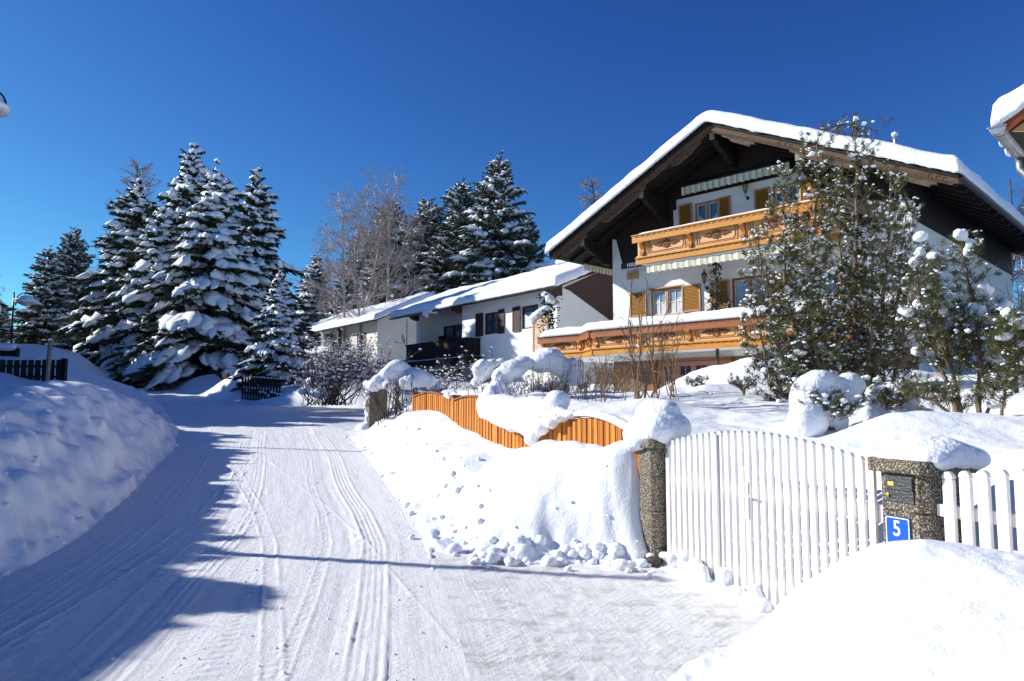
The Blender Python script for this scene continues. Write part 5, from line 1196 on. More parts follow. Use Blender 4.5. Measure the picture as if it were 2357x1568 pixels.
# ------------------------------------------------------------------ conifers
def quad_cards(base, dirs, ln, wd, rs, jag=True):
    """pointed flat sprays: arrays of base points, unit directions, lengths, widths -> verts, faces (kite)"""
    n = len(base); r = rs.normal(size=(n, 3)); side = np.cross(dirs, r); side /= (np.linalg.norm(side, axis=1)[:, None]+1e-9)
    a = base; b = base+dirs*(ln*.45)[:, None]+side*(wd*.5)[:, None]; c = base+dirs*ln[:, None]; d = base+dirs*(ln*.45)[:, None]-side*(wd*.5)[:, None]
    v = np.stack([a, b, c, d], 1).reshape(-1, 3); i = np.arange(n)*4
    return v, np.stack([i, i+1, i+2, i+3], 1)
def spruce_meshes(H, Rd, seed, snow_amt=1.0, dens=1.0, low=.05, nmat=None, droop=.42, narrow=.85, name='spruce', up=0.10, tuft=1.0, padscale=1.0, frost=.16):
    rs = np.random.RandomState(seed)
    tk = MB(); tk.tube([(0, 0, -.6), (0, 0, H*.35), (.01*H*rs.normal(), .01*H*rs.normal(), H*.7), (0, 0, H*.985)], [H*.016+.03, H*.012+.02, H*.006+.015, .012], 8)
    cv, cf, nb = [], [], 0
    sn = MB()
    h = low*H; step = H*.043/dens**.5
    while h < H*.985:
        q = h/H; L = Rd*(1-q)**narrow*(.9+.1*rs.rand())+.03*H*(1-q)+.05
        nbr = max(5, int((7.5+4*(1-q))*dens**.5)); a0 = rs.rand()*6.28
        for k in range(nbr):
            az = a0+k*2*math.pi/nbr+rs.normal(0, .22); l = L*(rs.uniform(.55, 1.0) if rs.rand() < .55 else rs.uniform(.95, 1.28)); dz = rs.normal(0, .55)*step
            dr = droop*(1-q)**.6*rs.uniform(.7, 1.25); u_ = up+.35*q**2
            s = np.linspace(.05, 1, 9); rad = np.array([math.cos(az), math.sin(az), 0]); tan = np.array([-rad[1], rad[0], 0])
            bend = rs.normal(0, .10)
            pts = np.array([0, 0, h+dz])+rad*(l*s)[:, None]+tan*(bend*l*s*s)[:, None]+np.array([0, 0, 1])*((u_*s-dr*s*s+.10*dr*s**4)*l)[:, None]
            tk.tube(pts[::2], np.linspace(.012+.004*l, .005, 5), 3, False)
            # needle sprays along the branch and its side twigs
            n = int((18+14*l)*dens*tuft); t = rs.uniform(.12, 1.0, n)**.8
            bp = np.stack([np.interp(t, s, pts[:, i]) for i in range(3)], 1)
            side = rs.choice([-1, 1], n); ang = rs.uniform(.15, 1.1, n)
            d = rad*np.cos(ang)[:, None]+tan*(side*np.sin(ang))[:, None]+np.array([0, 0, 1])*(rs.uniform(-.75, .05, n))[:, None]
            d /= np.linalg.norm(d, axis=1)[:, None]
            ln = l*(.10+.30*(1-t*.75))*rs.uniform(.6, 1.2, n)+.06; wd = .05+.16*ln
            v, f = quad_cards(bp, d, ln, wd, rs); cv.append(v); cf.append(f+nb); nb += len(v)
            fr_ = rs.rand(n) < frost; v, f = quad_cards(bp[fr_]+[0, 0, .03], d[fr_]*[1, 1, .7], ln[fr_]*.9, wd[fr_]*.9, rs); sn.add(v, f)
            # drooping needles straight below
            n2 = int((8+8*l)*dens*tuft); t = rs.uniform(.15, 1, n2); bp = np.stack([np.interp(t, s, pts[:, i]) for i in range(3)], 1)+tan*(rs.normal(0, .12, n2)*l)[:, None]*(1-t[:, None]*.6)
            d = rad*.5+np.array([0, 0, -1])*rs.uniform(.3, 1, n2)[:, None]+rs.normal(0, .3, (n2, 3)); d /= np.linalg.norm(d, axis=1)[:, None]
            ln = rs.uniform(.10, .28, n2)*(.5+.4*l); v, f = quad_cards(bp, d, ln, .05+.14*ln, rs); cv.append(v); cf.append(f+nb); nb += len(v)
            # pads of snow, lumpy and broken, lying along the outer branch
            if rs.rand() < .82*min(1.15, snow_amt):
                lobes = 2 if l < .5 else rs.randint(3, 6)
                for lo in range(lobes):
                    off = (lo-(lobes-1)/2)*rs.uniform(.10, .17)*l; s0, s1 = rs.uniform(.25, .5)+.1*abs(lo-(lobes-1)/2), rs.uniform(.85, 1.06)-.14*abs(lo-(lobes-1)/2)
                    m_ = 6; tt = np.linspace(s0, s1, m_)
                    c = np.stack([np.interp(tt, s, pts[:, i]) for i in range(3)], 1)+tan*(off*np.sin((tt-s0)/(s1-s0+.01)*2.2))[:, None]
                    c[:, 2] += .02*l-.10*np.abs(off)*np.linspace(0, 1, m_)
                    w0 = (.058+.066*l**.8)*rs.uniform(.6, 1.25)*snow_amt**.5*padscale; pr = np.sin(np.linspace(.16, math.pi-.10, m_))**.55*w0*(1+.25*rs.normal(size=m_)); pr = np.maximum(pr, .015)
                    k0 = 7; th = np.linspace(0, 2*math.pi, k0, endpoint=False)+rs.rand()
                    off_ = pr[:, None, None]*(np.cos(th)[None, :, None]*tan*(1+.2*rs.normal(size=(m_, k0, 1)))+np.sin(th)[None, :, None]*np.array([0, 0, .66])*(1+.2*rs.normal(size=(m_, k0, 1))))
                    vv = c[:, None]+off_+np.array([0, 0, 1])*(pr*.45)[:, None, None]
                    ff = [(i*k0+j, i*k0+(j+1) % k0, (i+1)*k0+(j+1) % k0, (i+1)*k0+j) for i in range(m_-1) for j in range(k0)]+[tuple(range(k0-1, -1, -1)), tuple((m_-1)*k0+j for j in range(k0))]
                    sn.add(vv.reshape(-1, 3), ff)
        h += step*(1-.55*q)*rs.uniform(.8, 1.2)
    sn.blob((0, 0, H*.99), (.05+.004*H, .05+.004*H, .12+.006*H), seed, .2, 1)
    cm = bpy.data.meshes.new('crown'); v = np.concatenate(cv); f = np.concatenate(cf)
    cm.vertices.add(len(v)); cm.vertices.foreach_set('co', v.ravel()); k = len(f); cm.loops.add(4*k); cm.polygons.add(k)
    cm.loops.foreach_set('vertex_index', f.ravel().astype(np.int32)); cm.polygons.foreach_set('loop_start', (np.arange(k)*4).astype(np.int32)); cm.polygons.foreach_set('loop_total', np.full(k, 4, np.int32))
    cm.update(calc_edges=True); cm.materials.append(nmat or needle_dark)
    return tk.mesh('trunk', bark), cm, sn.mesh('snow_load', snow, True)
def plant_tree(meshes, x, y, z, s, rz, label, cat='spruce', group=None, name='spruce_tree', names=('trunk', 'crown', 'snow_load'), sx=None):
    r = empty(name, (x, y, z), rz, label, cat, group); r.scale = (sx or s, sx or s, s)
    for n, me in zip(names, meshes):
        if me is not None:
            c = link(n, me, r)
            if n == 'snow_load': c['kind'] = 'stuff'
    return r
SP = [spruce_meshes(10, 3.1, 11, 1.2, 1.0, padscale=1.25, narrow=.75), spruce_meshes(10, 3.4, 12, 1.2, .9, droop=.52, padscale=1.45, narrow=.75), spruce_meshes(10, 2.8, 13, 1.1, 1.0, padscale=1.2, narrow=.72)]
SPN = [spruce_meshes(6, 1.9, 21, 1.25, 1.25, droop=.40, padscale=1.25)]
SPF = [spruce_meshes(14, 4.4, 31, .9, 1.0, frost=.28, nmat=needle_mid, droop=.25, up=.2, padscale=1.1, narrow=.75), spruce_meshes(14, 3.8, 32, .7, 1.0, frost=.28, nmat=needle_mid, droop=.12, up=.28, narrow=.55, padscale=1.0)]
LA_ = [None]
def tree_at(meshes, H0, px, top, Y, base_py=None, rz=0, wid=1.0, **k):
    if H0 in (15, 12) or meshes is LA_[0]: H0 = max(max(v.co.z for v in me.vertices) for me in meshes if me)
    t = P(px, top, Y); z = gz(t[0], t[1])-.1 if base_py is None else P(px, base_py, Y)[2]
    s = (t[2]-z)/H0
    return plant_tree(meshes, t[0], t[1], z, s, rz, sx=s*wid, **k)
gA = 'snow laden spruces left of the houses'
tree_at(SP[0], 10, 446, 342, 44, rz=.3, wid=.92, label='tallest spruce of the group left of the road bend, heavy with snow', group=gA)
tree_at(SP[1], 10, 505, 396, 39.5, rz=1.9, wid=1.02, label='broad snow covered spruce in front of the tallest one, lowest boughs over the fence', group=gA)
tree_at(SP[2], 10, 318, 425, 46.5, rz=2.6, wid=1.15, label='leftmost spruce of the big snowy group, standing free on its left side', group=gA)
tree_at(SP[1], 10, 372, 480, 42, rz=4.2, wid=1.0, label='spruce with wide white boughs in the middle of the big group, left of the tallest', group=gA)
tree_at(SP[2], 10, 592, 398, 42.5, rz=5.4, wid=.95, label='slim snowy spruce at the right end of the big group against blue sky', group=gA)
tree_at(SPN[0], 6, 644, 632, 30.5, rz=.5, wid=1.0, label='small spruce with thick cushions of snow above the black pale fence', group=gA)
tree_at(SP[0], 10, 727, 590, 67, rz=3.3, wid=1.1, label='shaded snowy spruce between the small spruce and the birches', group=gA)
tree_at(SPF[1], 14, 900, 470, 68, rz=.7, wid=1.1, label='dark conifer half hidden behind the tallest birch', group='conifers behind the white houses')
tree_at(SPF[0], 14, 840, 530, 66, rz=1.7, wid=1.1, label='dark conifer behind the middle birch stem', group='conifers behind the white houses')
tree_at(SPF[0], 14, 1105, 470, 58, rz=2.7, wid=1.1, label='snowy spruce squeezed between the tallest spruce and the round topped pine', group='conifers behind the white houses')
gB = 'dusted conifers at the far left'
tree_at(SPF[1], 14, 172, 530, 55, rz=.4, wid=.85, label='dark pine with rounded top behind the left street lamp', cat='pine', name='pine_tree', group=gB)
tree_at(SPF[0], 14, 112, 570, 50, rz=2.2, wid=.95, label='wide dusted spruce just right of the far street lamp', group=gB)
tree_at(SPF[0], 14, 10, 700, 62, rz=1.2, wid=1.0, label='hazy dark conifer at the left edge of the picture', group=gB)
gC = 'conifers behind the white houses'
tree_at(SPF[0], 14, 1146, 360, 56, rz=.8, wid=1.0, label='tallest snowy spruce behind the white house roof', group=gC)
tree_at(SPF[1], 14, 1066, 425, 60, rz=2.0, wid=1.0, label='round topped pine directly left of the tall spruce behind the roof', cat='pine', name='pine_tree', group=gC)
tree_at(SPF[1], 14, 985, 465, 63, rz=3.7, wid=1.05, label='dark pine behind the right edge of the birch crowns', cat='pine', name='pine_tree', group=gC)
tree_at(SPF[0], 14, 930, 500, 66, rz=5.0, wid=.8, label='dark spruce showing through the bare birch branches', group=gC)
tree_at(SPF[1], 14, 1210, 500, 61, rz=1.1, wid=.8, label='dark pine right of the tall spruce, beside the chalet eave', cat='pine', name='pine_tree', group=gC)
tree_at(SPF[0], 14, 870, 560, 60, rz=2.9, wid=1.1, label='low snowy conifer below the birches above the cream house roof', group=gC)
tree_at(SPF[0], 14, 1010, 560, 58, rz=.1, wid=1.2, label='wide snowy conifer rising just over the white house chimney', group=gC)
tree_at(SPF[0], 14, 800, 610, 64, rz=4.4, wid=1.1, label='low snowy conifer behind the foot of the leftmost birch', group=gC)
# trees outside the picture on the left, known by the long shadows they throw across the road
gS = 'conifers that shade the road from the left'
def caster(tip, D, sp, H0, wid, label):
    x = tip[0]+SUN_H.x*D; y = tip[1]+SUN_H.y*D; zt = tip[2]+D*math.tan(SUN_EL); z = gz(x, y)-.1; s = (zt-z)/H0
    plant_tree(sp, x, y, z, s, rnd.random()*6, label, 'conifer', gS, 'conifer', sx=s*wid)
def thuja_meshes(seed):
    rs = np.random.RandomState(seed); n = 2600; t = rs.rand(n)**.8; a = rs.rand(n)*6.28; rr_ = .30*np.clip(1-t**1.6, 0, 1)**.75*rs.uniform(.75, 1.02, n)
    b = np.stack([rr_*np.cos(a), rr_*np.sin(a), t*2.9+.05], 1); d = np.stack([np.cos(a)*.5, np.sin(a)*.5, np.full(n, .8)], 1)+rs.normal(0, .2, (n, 3)); d /= np.linalg.norm(d, axis=1)[:, None]
    v, f = quad_cards(b-d*.05, d, rs.uniform(.10, .2, n), np.full(n, .085), rs); m = MB().add(v, f)
    core = MB().lathe([(.1, 0), (.26, .15), (.25, 1.2), (.16, 2.2), (.04, 2.8)], n=9); core.add(v, f)
    s = MB()
    for k in range(26): i = rs.randint(n); s.blob(b[i]+[0, 0, .06], (.09, .09, .05), k, .3, 1)
    return MB().tube([(0, 0, -.4), (0, 0, .3)], .05, 6).mesh('trunk', bark), core.mesh('crown', needle_dark), s.mesh('snow_load', snow, True)
TH = thuja_meshes(3)
tips = [(-2.2, 5.94), (-2.9, 6.75), (-3.2, 7.5), (-3.35, 8.2), (-3.60, 8.98), (-3.42, 9.68), (-3.95, 10.3), (-3.95, 10.9), (-4.5, 11.6), (-4.8, 12.6), (-5.0, 13.5), (-5.05, 14.5), (-5.95, 15.4), (-6.1, 16.8), (-7.0, 17.7)]
for i, (x, y) in enumerate(tips):
    caster((x+(.10 if i else -.05), y, float(zr(y))), 8.3 if i < 10 else 9.5, TH, 3.22, 1.5, 'unseen broad evergreen added on the left to throw the shadow spike on the road')
for y_ in (5.85, 6.1): caster((-2.02, y_, .02), 8.0, TH, 3.0, 2.4, 'unseen broad evergreen added on the left to throw the shadow spike on the road')  # two extra unseen evergreens, widened to cast the shadow spike
hg = empty('shade_hedge', (0, 0, 0), 0, 'unseen evergreen hedge added beyond the left edge to make the road shade solid', 'hedge')  # unseen hedge added to fill the shade between the conifer tips
rs = np.random.RandomState(8); hb, hd = [], []
hp_ = [(-2.85, 3.6), (-2.8, 4.6), (-2.75, 5.3)]+[(x-(.45 if i == 0 else 0), y) for i, (x, y) in enumerate(tips)]
for (xa, ya), (xb, yb) in zip(hp_, hp_[1:]):
    for k in range(260):
        t = rs.rand(); x, y = xa*(1-t)+xb*t-(.45 if ya < 8.4 else .75), ya*(1-t)+yb*t; D = 8.9; px_, py_ = x+SUN_H.x*D, y+SUN_H.y*D; zt = float(zr(y))+D*math.tan(SUN_EL)
        hb.append((px_+rs.normal(0, .2), py_+rs.normal(0, .1), 1.2+(zt-1.2)*rs.rand()**.6)); hd.append(rs.normal(0, 1, 3)+[0, 0, .6])
hb = np.array(hb); hd = np.array(hd); hd /= np.linalg.norm(hd, axis=1)[:, None]; v, f = quad_cards(hb, hd, rs.uniform(.3, .5, len(hb)), np.full(len(hb), .3), rs)
hm = MB().add(v, f)
for (xa, ya), (xb, yb) in zip(hp_, hp_[1:]):
    A_ = [(x-(.36 if ya < 8.4 else .66)+SUN_H.x*8.9, y+SUN_H.y*8.9, float(zr(y))+8.9*math.tan(SUN_EL)-.12) for x, y in ((xa, ya), (xb, yb))]
    hm.add([(x+o_, y, z_) for x, y, zt in A_ for o_ in (-.25, .25) for z_ in (.4, zt)], [(0, 1, 3, 2), (4, 6, 7, 5), (0, 4, 5, 1), (2, 3, 7, 6), (1, 5, 7, 3)])
hm.build('foliage', needle_dark, hg); MB().box(-12.3, -12.2, 8, 8.1, 0, 1).build('stem', bark, hg)
# tall conifers, then a broad low house added unseen to shade the near road
for i, (x, y, D, H) in enumerate(((-5.5, 19.6, 19, 0), (-4.2, 20.8, 21, 0), (-3.6, 22.6, 22, 0), (-4.6, 24.8, 22, 0), (-6.2, 27.5, 22, 0), (-9.2, 30, 21, 0), (-11, 34, 22, 0), (-14, 38, 20, 0), (-18.0, 25.0, 12, 0), (-13.5, 20.3, 13, 0), (-20, 30, 12, 0), (-13.6, 25, 13, 0), (-14.5, 28.5, 13, 0))):
    caster((x, y, float(zr(y))), D, SP[i % 3], 10, 1.25, 'tall conifer beyond the left edge that keeps the road bend in shade')
lh = empty('neighbour_house', (-12.2, -.6, 0), 0, 'unseen house added beyond the left edge so that its roof shades the near road', 'house'); lh.location.y = 2.1  # added out of view; ridge height follows from where its shadow should end
m = MB().box(-7, 0, -6, 6.2, 0, 3.1); m.build('wall', plaster, lh)
ze_ = .0
def ridge_for(xs, ys): D = xs-(-12.2-3.5); return D
xr_ = -15.7; hr_ = ((-3.2-xr_)/.977)*math.tan(SUN_EL)
m = MB().prism([(-8, hr_-2.1), (-3.5, hr_-.28), (.9, hr_-2.1), (.9, hr_-2.25), (-3.5, hr_-.45), (-8, hr_-2.25)], XZ, -9, 6.05); rf = m.build('roof', brown_frame, lh)
m = MB().prism([(-7, 3.1), (0, 3.1), (-3.5, hr_-.5)], XZ, -5.9, 6.0); m.build('gable', wood_dark, lh)
roof_snow(rf, [(-8, hr_-2.1), (-3.5, hr_-.28), (.9, hr_-2.1)], -9, 6.05, .28, 'roof_snow', 41, .06, .2, 60, 60)

# ------------------------------------------------------------------ bare trees
def bare_meshes(H, seed, spread=.5, trunkr=.012, levels=4, pend=.0, snow_p=0.0, upright=.6, twmat=None, bmat=None, nch=(7, 6, 5), tw=.010, start=.18, len0=.42, taper=.55):
    rs = np.random.RandomState(seed); wood = MB(); fine = MB(); sn = MB()
    def grow(p, d, L, r, lev):
        n = 6 if lev < 2 else 4; pts = [p]; dd = d.copy(); q = p.copy()
        for i in range(n):
            dd = dd+rs.normal(0, .10+.05*lev, 3)+np.array([0, 0, (upright*.12 if lev < 3 else -pend*.25)]); dd /= np.linalg.norm(dd); q = q+dd*L/n; pts.append(q.copy())
        pts = np.array(pts); rad = np.linspace(r, max(r*.32, tw*.6), n+1)
        (wood if lev < 2 else fine).tube(pts, rad, 6 if lev == 0 else (4 if lev == 1 else 3), False)
        if snow_p and lev in (1, 2) and rs.rand() < snow_p:
            k = rs.randint(0, n-1); sp = pts[k:k+3].copy(); sp[:, 2] += r*.7; sn.tube(sp, [r*.4+.006, r*.7+.008, r*.4+.005], 5)
        if lev >= levels-1: return
        for k in range(nch[min(lev, len(nch)-1)]+rs.randint(0, 3)):
            t = rs.uniform(start if lev == 0 else .2, 1.0); b = np.array([np.interp(t*n, range(n+1), pts[:, i]) for i in range(3)])
            ax = pts[min(n, int(t*n)+1)]-pts[min(n-1, int(t*n))]; ax /= np.linalg.norm(ax)
            rv = rs.normal(size=3); rv -= ax*(rv @ ax); rv /= np.linalg.norm(rv)
            nd = ax*(1-spread*.5)+rv*spread*rs.uniform(.7, 1.3); nd /= np.linalg.norm(nd)
            grow(b, nd, L*(len0 if lev == 0 else .5)*rs.uniform(.65, 1.2)*(1.15-taper*t), max(rad[min(n, int(t*n))]*.55, tw), lev+1)
    grow(np.array([0, 0, -.3]), np.array([0, 0, 1.]), H, H*trunkr, 0)
    return wood.mesh('trunk', bmat or bark), fine.mesh('crown', twmat or twig_m), (sn.mesh('snow_load', snow, True) if snow_p else None)
BI = [bare_meshes(15, s, .60, .010, 5, 1.1, .35, .9, twig_pink, birch_m, (12, 9, 6, 4), .0095, .22, .42) for s in (3, 5)]
gD = 'bare birches behind the cream house'
for px, top, Y, v, rz, lab in ((790, 425, 53, 0, .2, 'leftmost bare birch, its pinkish twigs against the sky'), (850, 395, 56, 1, 2, 'middle bare birch with forked pale trunk'), (905, 378, 54, 0, 3.6, 'tallest bare birch at the right of the birch clump'), (742, 590, 66, 1, 4.5, 'short bare sapling left of the birches beside the shaded spruce'), (835, 455, 50, 1, 5.5, 'snowy barked birch leaning in front of the dark conifers')):
    tree_at(BI[v], 15, px, top, Y, rz=rz, label=lab, cat='birch', name='birch_tree', group=gD, wid=1.1)
LA = bare_meshes(14, 9, .95, .010, 4, .0, 0, .1, twig_pink, bark, (95, 9, 4), .014, .10, .30, .90)
LA_[0] = LA
tree_at(LA, 14, 362, 366, 62, rz=0, label='bare larch rising hazy behind the left spruce group', cat='larch', name='larch_tree', group='bare larches')
tree_at(LA, 14, 1340, 414, 72, rz=2, label='thin bare larch standing alone left of the chalet roof', cat='larch', name='larch_tree', group='bare larches')
OA = [bare_meshes(12, s, .7, .010, 5, .0, .25, .5, twig_m, bark, (9, 8, 6, 4), .009, .35, .42) for s in (8, 14)]
tree_at(OA[0], 12, 1962, 236, 46, rz=1, label='bare treetop showing over the right slope of the chalet roof', cat='tree', name='bare_tree', group='bare trees behind the chalet')
tree_at(OA[1], 12, 2040, 285, 48, rz=3, label='smaller bare treetop right of the other one over the chalet roof', cat='tree', name='bare_tree', group='bare trees behind the chalet')
tree_at(OA[1], 12, 2320, 378, 38, rz=2, label='bare snowy tree between the chalet eave and the roof corner at right', cat='tree', name='bare_tree', group='bare trees behind the chalet')
tree_at(OA[0], 12, 2395, 395, 40, rz=4, label='bare tree behind the right hand downpipe', cat='tree', name='bare_tree', group='bare trees behind the chalet')
tree_at(OA[0], 12, 2375, 560, 17, rz=5, label='bare shrubby tree in the shade of the chalet eave at the right edge', cat='tree', name='bare_tree')
tree_at(BI[1], 15, -30, 560, 44, rz=1, label='drooping bare birch twigs at the left edge', cat='birch', name='birch_tree')

# ------------------------------------------------------------------ mountain pines in the chalet garden
def pine_meshes(stems, seed, tuft_len, n_branch, br_len, snow_p, snow_r, col=needle_olive, twl=12, rise=.5, nw=.007, start=.12):
    """stems: lists of points; every stem carries upturned side shoots with brushes of needles"""
    rs = np.random.RandomState(seed); wood = MB(); cv, cf, nb = [], [], 0; sn = MB()
    tufts = []
    for si, pts in enumerate(stems):
        pts = np.array(pts, float); seg = np.concatenate([[0], np.cumsum(np.linalg.norm(np.diff(pts, axis=0), axis=1))]); L = seg[-1]
        tt = np.linspace(0, L, 14); c = np.stack([np.interp(tt, seg, pts[:, i]) for i in range(3)], 1); c[1:-1] += rs.normal(0, .012*L/3, (12, 3))
        r0 = .010*L+.012; wood.tube(c, np.linspace(r0, .008, 14), 7)
        for k in range(int(n_branch*L)):
            t = start+(1-start)*(k+rs.rand())/(n_branch*L); b = np.array([np.interp(t*L, tt, c[:, i]) for i in range(3)])
            az = rs.rand()*6.28; l = br_len*(1-.72*t)*rs.uniform(.25, 1.2)+.08; o = np.array([math.cos(az), math.sin(az), 0])
            s = np.linspace(0, 1, 6); bp = b+o*(l*s)[:, None]+np.array([0, 0, 1])*(l*(rise*.45*s+rise*s*s))[:, None]+rs.normal(0, .015, (6, 3))
            wood.tube(bp, np.linspace(.004+.008*l, .004, 6), 3, False)
            nt = 1+int(l*5.5)
            for q in range(nt):
                u = 1-.62*q/nt*rs.uniform(.6, 1.2); e = np.array([np.interp(u, s, bp[:, i]) for i in range(3)])
                if q:
                    e2 = e+rs.normal(0, .09, 3)*(.4+l)+np.array([0, 0, .06]); wood.tube([e, e2], [.004, .003], 3, False); e = e2
                d = o*.5+np.array([0, 0, .9])+rs.normal(0, .25, 3); tufts.append((e, d/np.linalg.norm(d)))
        tufts.append((c[-1], np.array([0, 0, 1.])))
        for q in range(3): tufts.append((c[-1-q]+rs.normal(0, .03, 3), np.array([0, 0, 1.])))
    for e, d in tufts:
        n = twl; rv = rs.normal(size=(n, 3)); dd = d*rs.uniform(.2, 1.1, n)[:, None]+rv/np.linalg.norm(rv, axis=1)[:, None]*.8; dd /= np.linalg.norm(dd, axis=1)[:, None]
        b = e-d*(rs.uniform(0, .8, n)*tuft_len)[:, None]; ln = tuft_len*rs.uniform(.7, 1.15, n)
        v, f = quad_cards(b, dd, ln, np.full(n, nw*2), rs); cv.append(v); cf.append(f+nb); nb += len(v)
        if rs.rand() < snow_p:
            r = snow_r*rs.uniform(.45, 1.0)*(1.9 if rs.rand() < .08 else 1)
            for z in range(rs.randint(2, 6)):
                r2 = r*rs.uniform(.25, .85); sn.blob(e+d*tuft_len*.25+rs.normal(0, r*1.15, 3)*[1, 1, .6]+[0, 0, r*.3], (r2*rs.uniform(.7, 1.5), r2*rs.uniform(.7, 1.5), r2*rs.uniform(.55, .9)), rs.randint(999), .5, 1, rs.rand()*6)
    cm = MB().add(np.concatenate(cv), np.concatenate(cf))
    return wood.mesh('branches', bark_pale), cm.mesh('crown', col), sn.mesh('snow_load', snow, True)
def stem(px0, py0, px1, py1, Y0, Y1, bow=0):
    a, b = P(px0, py0, Y0), P(px1, py1, Y1); mid = (a+b)/2+np.array([bow, 0, .1]); q1 = a*.72+mid*.28*1.0+np.array([bow*.5, 0, 0])*.2
    return [a-[0, 0, .25], a, mid, b]
Yp = 12.6
stems = [stem(1965, 975, 1968, 292, Yp, Yp, .05), stem(1925, 985, 1880, 325, Yp, Yp-.3, -.2), stem(1995, 960, 2050, 405, Yp, Yp+.2, .12), stem(1890, 990, 1800, 400, Yp-.2, Yp-.2, -.25), stem(1880, 1000, 1745, 545, Yp-.2, Yp-.6, -.3),
         stem(1850, 995, 1735, 700, Yp-.2, Yp-.4, -.2), stem(1945, 970, 1930, 430, Yp+.3, Yp+.6, 0), stem(2020, 935, 2085, 480, Yp+.4, Yp+.5, .1), stem(1985, 960, 2010, 520, Yp-.2, Yp-.5, .05), stem(1910, 985, 1850, 520, Yp-.3, Yp-.8, -.1), stem(1860, 1000, 1770, 850, Yp-.3, Yp-.8, -.1), stem(1900, 990, 1790, 720, Yp, Yp+.5, -.2), stem(2045, 935, 2095, 600, Yp+.3, Yp+.2, .1)]
stems = [[np.array(q)-P(1960, 975, Yp) for q in s] for s in stems]
mp_ = pine_meshes(stems, 5, .085, 27, .64, .50, .040, twl=32, nw=.0046, start=.16)
plant_tree(mp_, *P(1960, 975, Yp), 1, 0, 'tall many stemmed mountain pine with snow tufts in front of the chalet', 'pine', None, 'mountain_pine', ('branches', 'crown', 'snow_load'))
Yq = 8.3
st2 = [stem(2228, 1020, 2140, 600, Yq, Yq, -.02), stem(2255, 1000, 2212, 560, Yq, Yq+.1, .10), stem(2262, 985, 2330, 770, Yq+.2, Yq+.2, .03), stem(2215, 975, 2100, 600, Yq, Yq+.2, -.12), stem(2225, 985, 2085, 905, Yq-.2, Yq-.5, .0), stem(2200, 880, 2115, 720, Yq, Yq-.2, 0), stem(2255, 940, 2250, 740, Yq, Yq-.2, 0)]
o2 = P(2250, 1005, Yq); st2 = [[np.array(q)-o2 for q in s] for s in st2]
w2, c2, s2 = pine_meshes(st2, 9, .075, 34, .32, .34, .030, twl=44, start=.38, nw=.0026)
t2 = plant_tree((w2, c2, s2), *o2, 1, 0, 'smaller mountain pine with bare stems and big snow lumps, right of the tall one', 'pine', None, 'mountain_pine', ('branches', 'crown', 'snow_load'))
lumps = [(2210, 540, 17, 16), (2236, 560, 13, 12), (2225, 580, 10, 14), (2118, 545, 18, 14), (2120, 585, 14, 18), (2150, 590, 18, 11), (2105, 605, 12, 14), (2165, 690, 15, 20), (2170, 715, 12, 12), (2245, 725, 26, 32), (2230, 718, 22, 28), (2278, 735, 24, 26), (2268, 668, 20, 14), (2262, 660, 14, 10), (2310, 705, 20, 16), (2115, 700, 16, 14), (2095, 720, 22, 10), (2080, 715, 14, 8), (2285, 820, 20, 18), (2300, 830, 12, 14), (2260, 790, 14, 12), (2130, 745, 13, 10), (2110, 810, 14, 12), (2215, 800, 12, 12), (2290, 930, 22, 12)]
bl = []
for x, y, a, b in lumps:
    q = P(x, y, Yq+rnd.uniform(-.15, .15))-o2; k = Yq/1655; bl.append((tuple(q), (a*k, a*k*.9, b*k)))
split_link(merged(bl, .018, 'snow_lump', .03, 8, 6, sub=2), 'snow_lump', t2)
Yr = 7.6; o3 = P(2300, 985, Yr)
st3 = [[np.array(q)-o3 for q in stem(2300, 985, 2338, 820, Yr, Yr, 0)], [np.array(q)-o3 for q in stem(2336, 830, 2365, 745, Yr, Yr+.1, 0)], [np.array(q)-o3 for q in stem(2338, 850, 2318, 740, Yr, Yr, 0)], [np.array(q)-o3 for q in stem(2336, 840, 2400, 800, Yr, Yr+.2, 0)]]
w3, c3_, s3_ = pine_meshes(st3, 19, .075, 46, .26, .28, .028, twl=44, start=.45, nw=.0026)
t3 = plant_tree((w3, c3_, s3_), *o3, 1, 0, 'young pine leaning at the right edge with bushy green head', 'pine', None, 'mountain_pine', ('branches', 'crown', 'snow_load'))
split_link(merged([(tuple(P(x, y, Yr)-o3), (a*Yr/1655, a*Yr/1655, b*Yr/1655)) for x, y, a, b in ((2320, 720, 14, 16), (2340, 745, 24, 16), (2310, 775, 20, 10), (2350, 790, 16, 10), (2352, 730, 14, 14))], .018, 'snow_lump', .03, 8, 6), 'snow_lump', t3)
# drooping snowy boughs and the snow-buried shrub between the pines
def low_bush(px, py, Y, w_, h_, seed, label, snow_blobs, col=needle_olive, n=260, stems_n=9, cat='shrub', tl=.075, name='pine_shrub'):
    o = P(px, py, Y); rs = np.random.RandomState(seed); st = []
    for k in range(stems_n):
        a = rs.rand()*6.28; r = w_*rs.uniform(.4, 1); st.append([np.array([0, 0, -.1]), np.array([0.3*r*math.cos(a), .3*r*math.sin(a), h_*.3]), np.array([r*math.cos(a), r*math.sin(a), h_*rs.uniform(.35, .95)])])
    w_m, c_m, s_m = pine_meshes(st, seed, tl, n/(stems_n*max(w_, h_)*3), .22, .5, .04, col, 30, start=.3, nw=.0032)
    t = plant_tree((w_m, c_m, s_m), *o, 1, 0, label, cat, None, name, ('branches', 'crown', 'snow_load'))
    if snow_blobs: link('snow_cap', merged([(tuple(P(x, y, Y+dy)-o), (a*Y/1655, a*Y/1655*dd, b*Y/1655)) for x, y, a, b, dy, dd in snow_blobs], .025, 'snow_cap', .03, 3, 22), t)
    return t
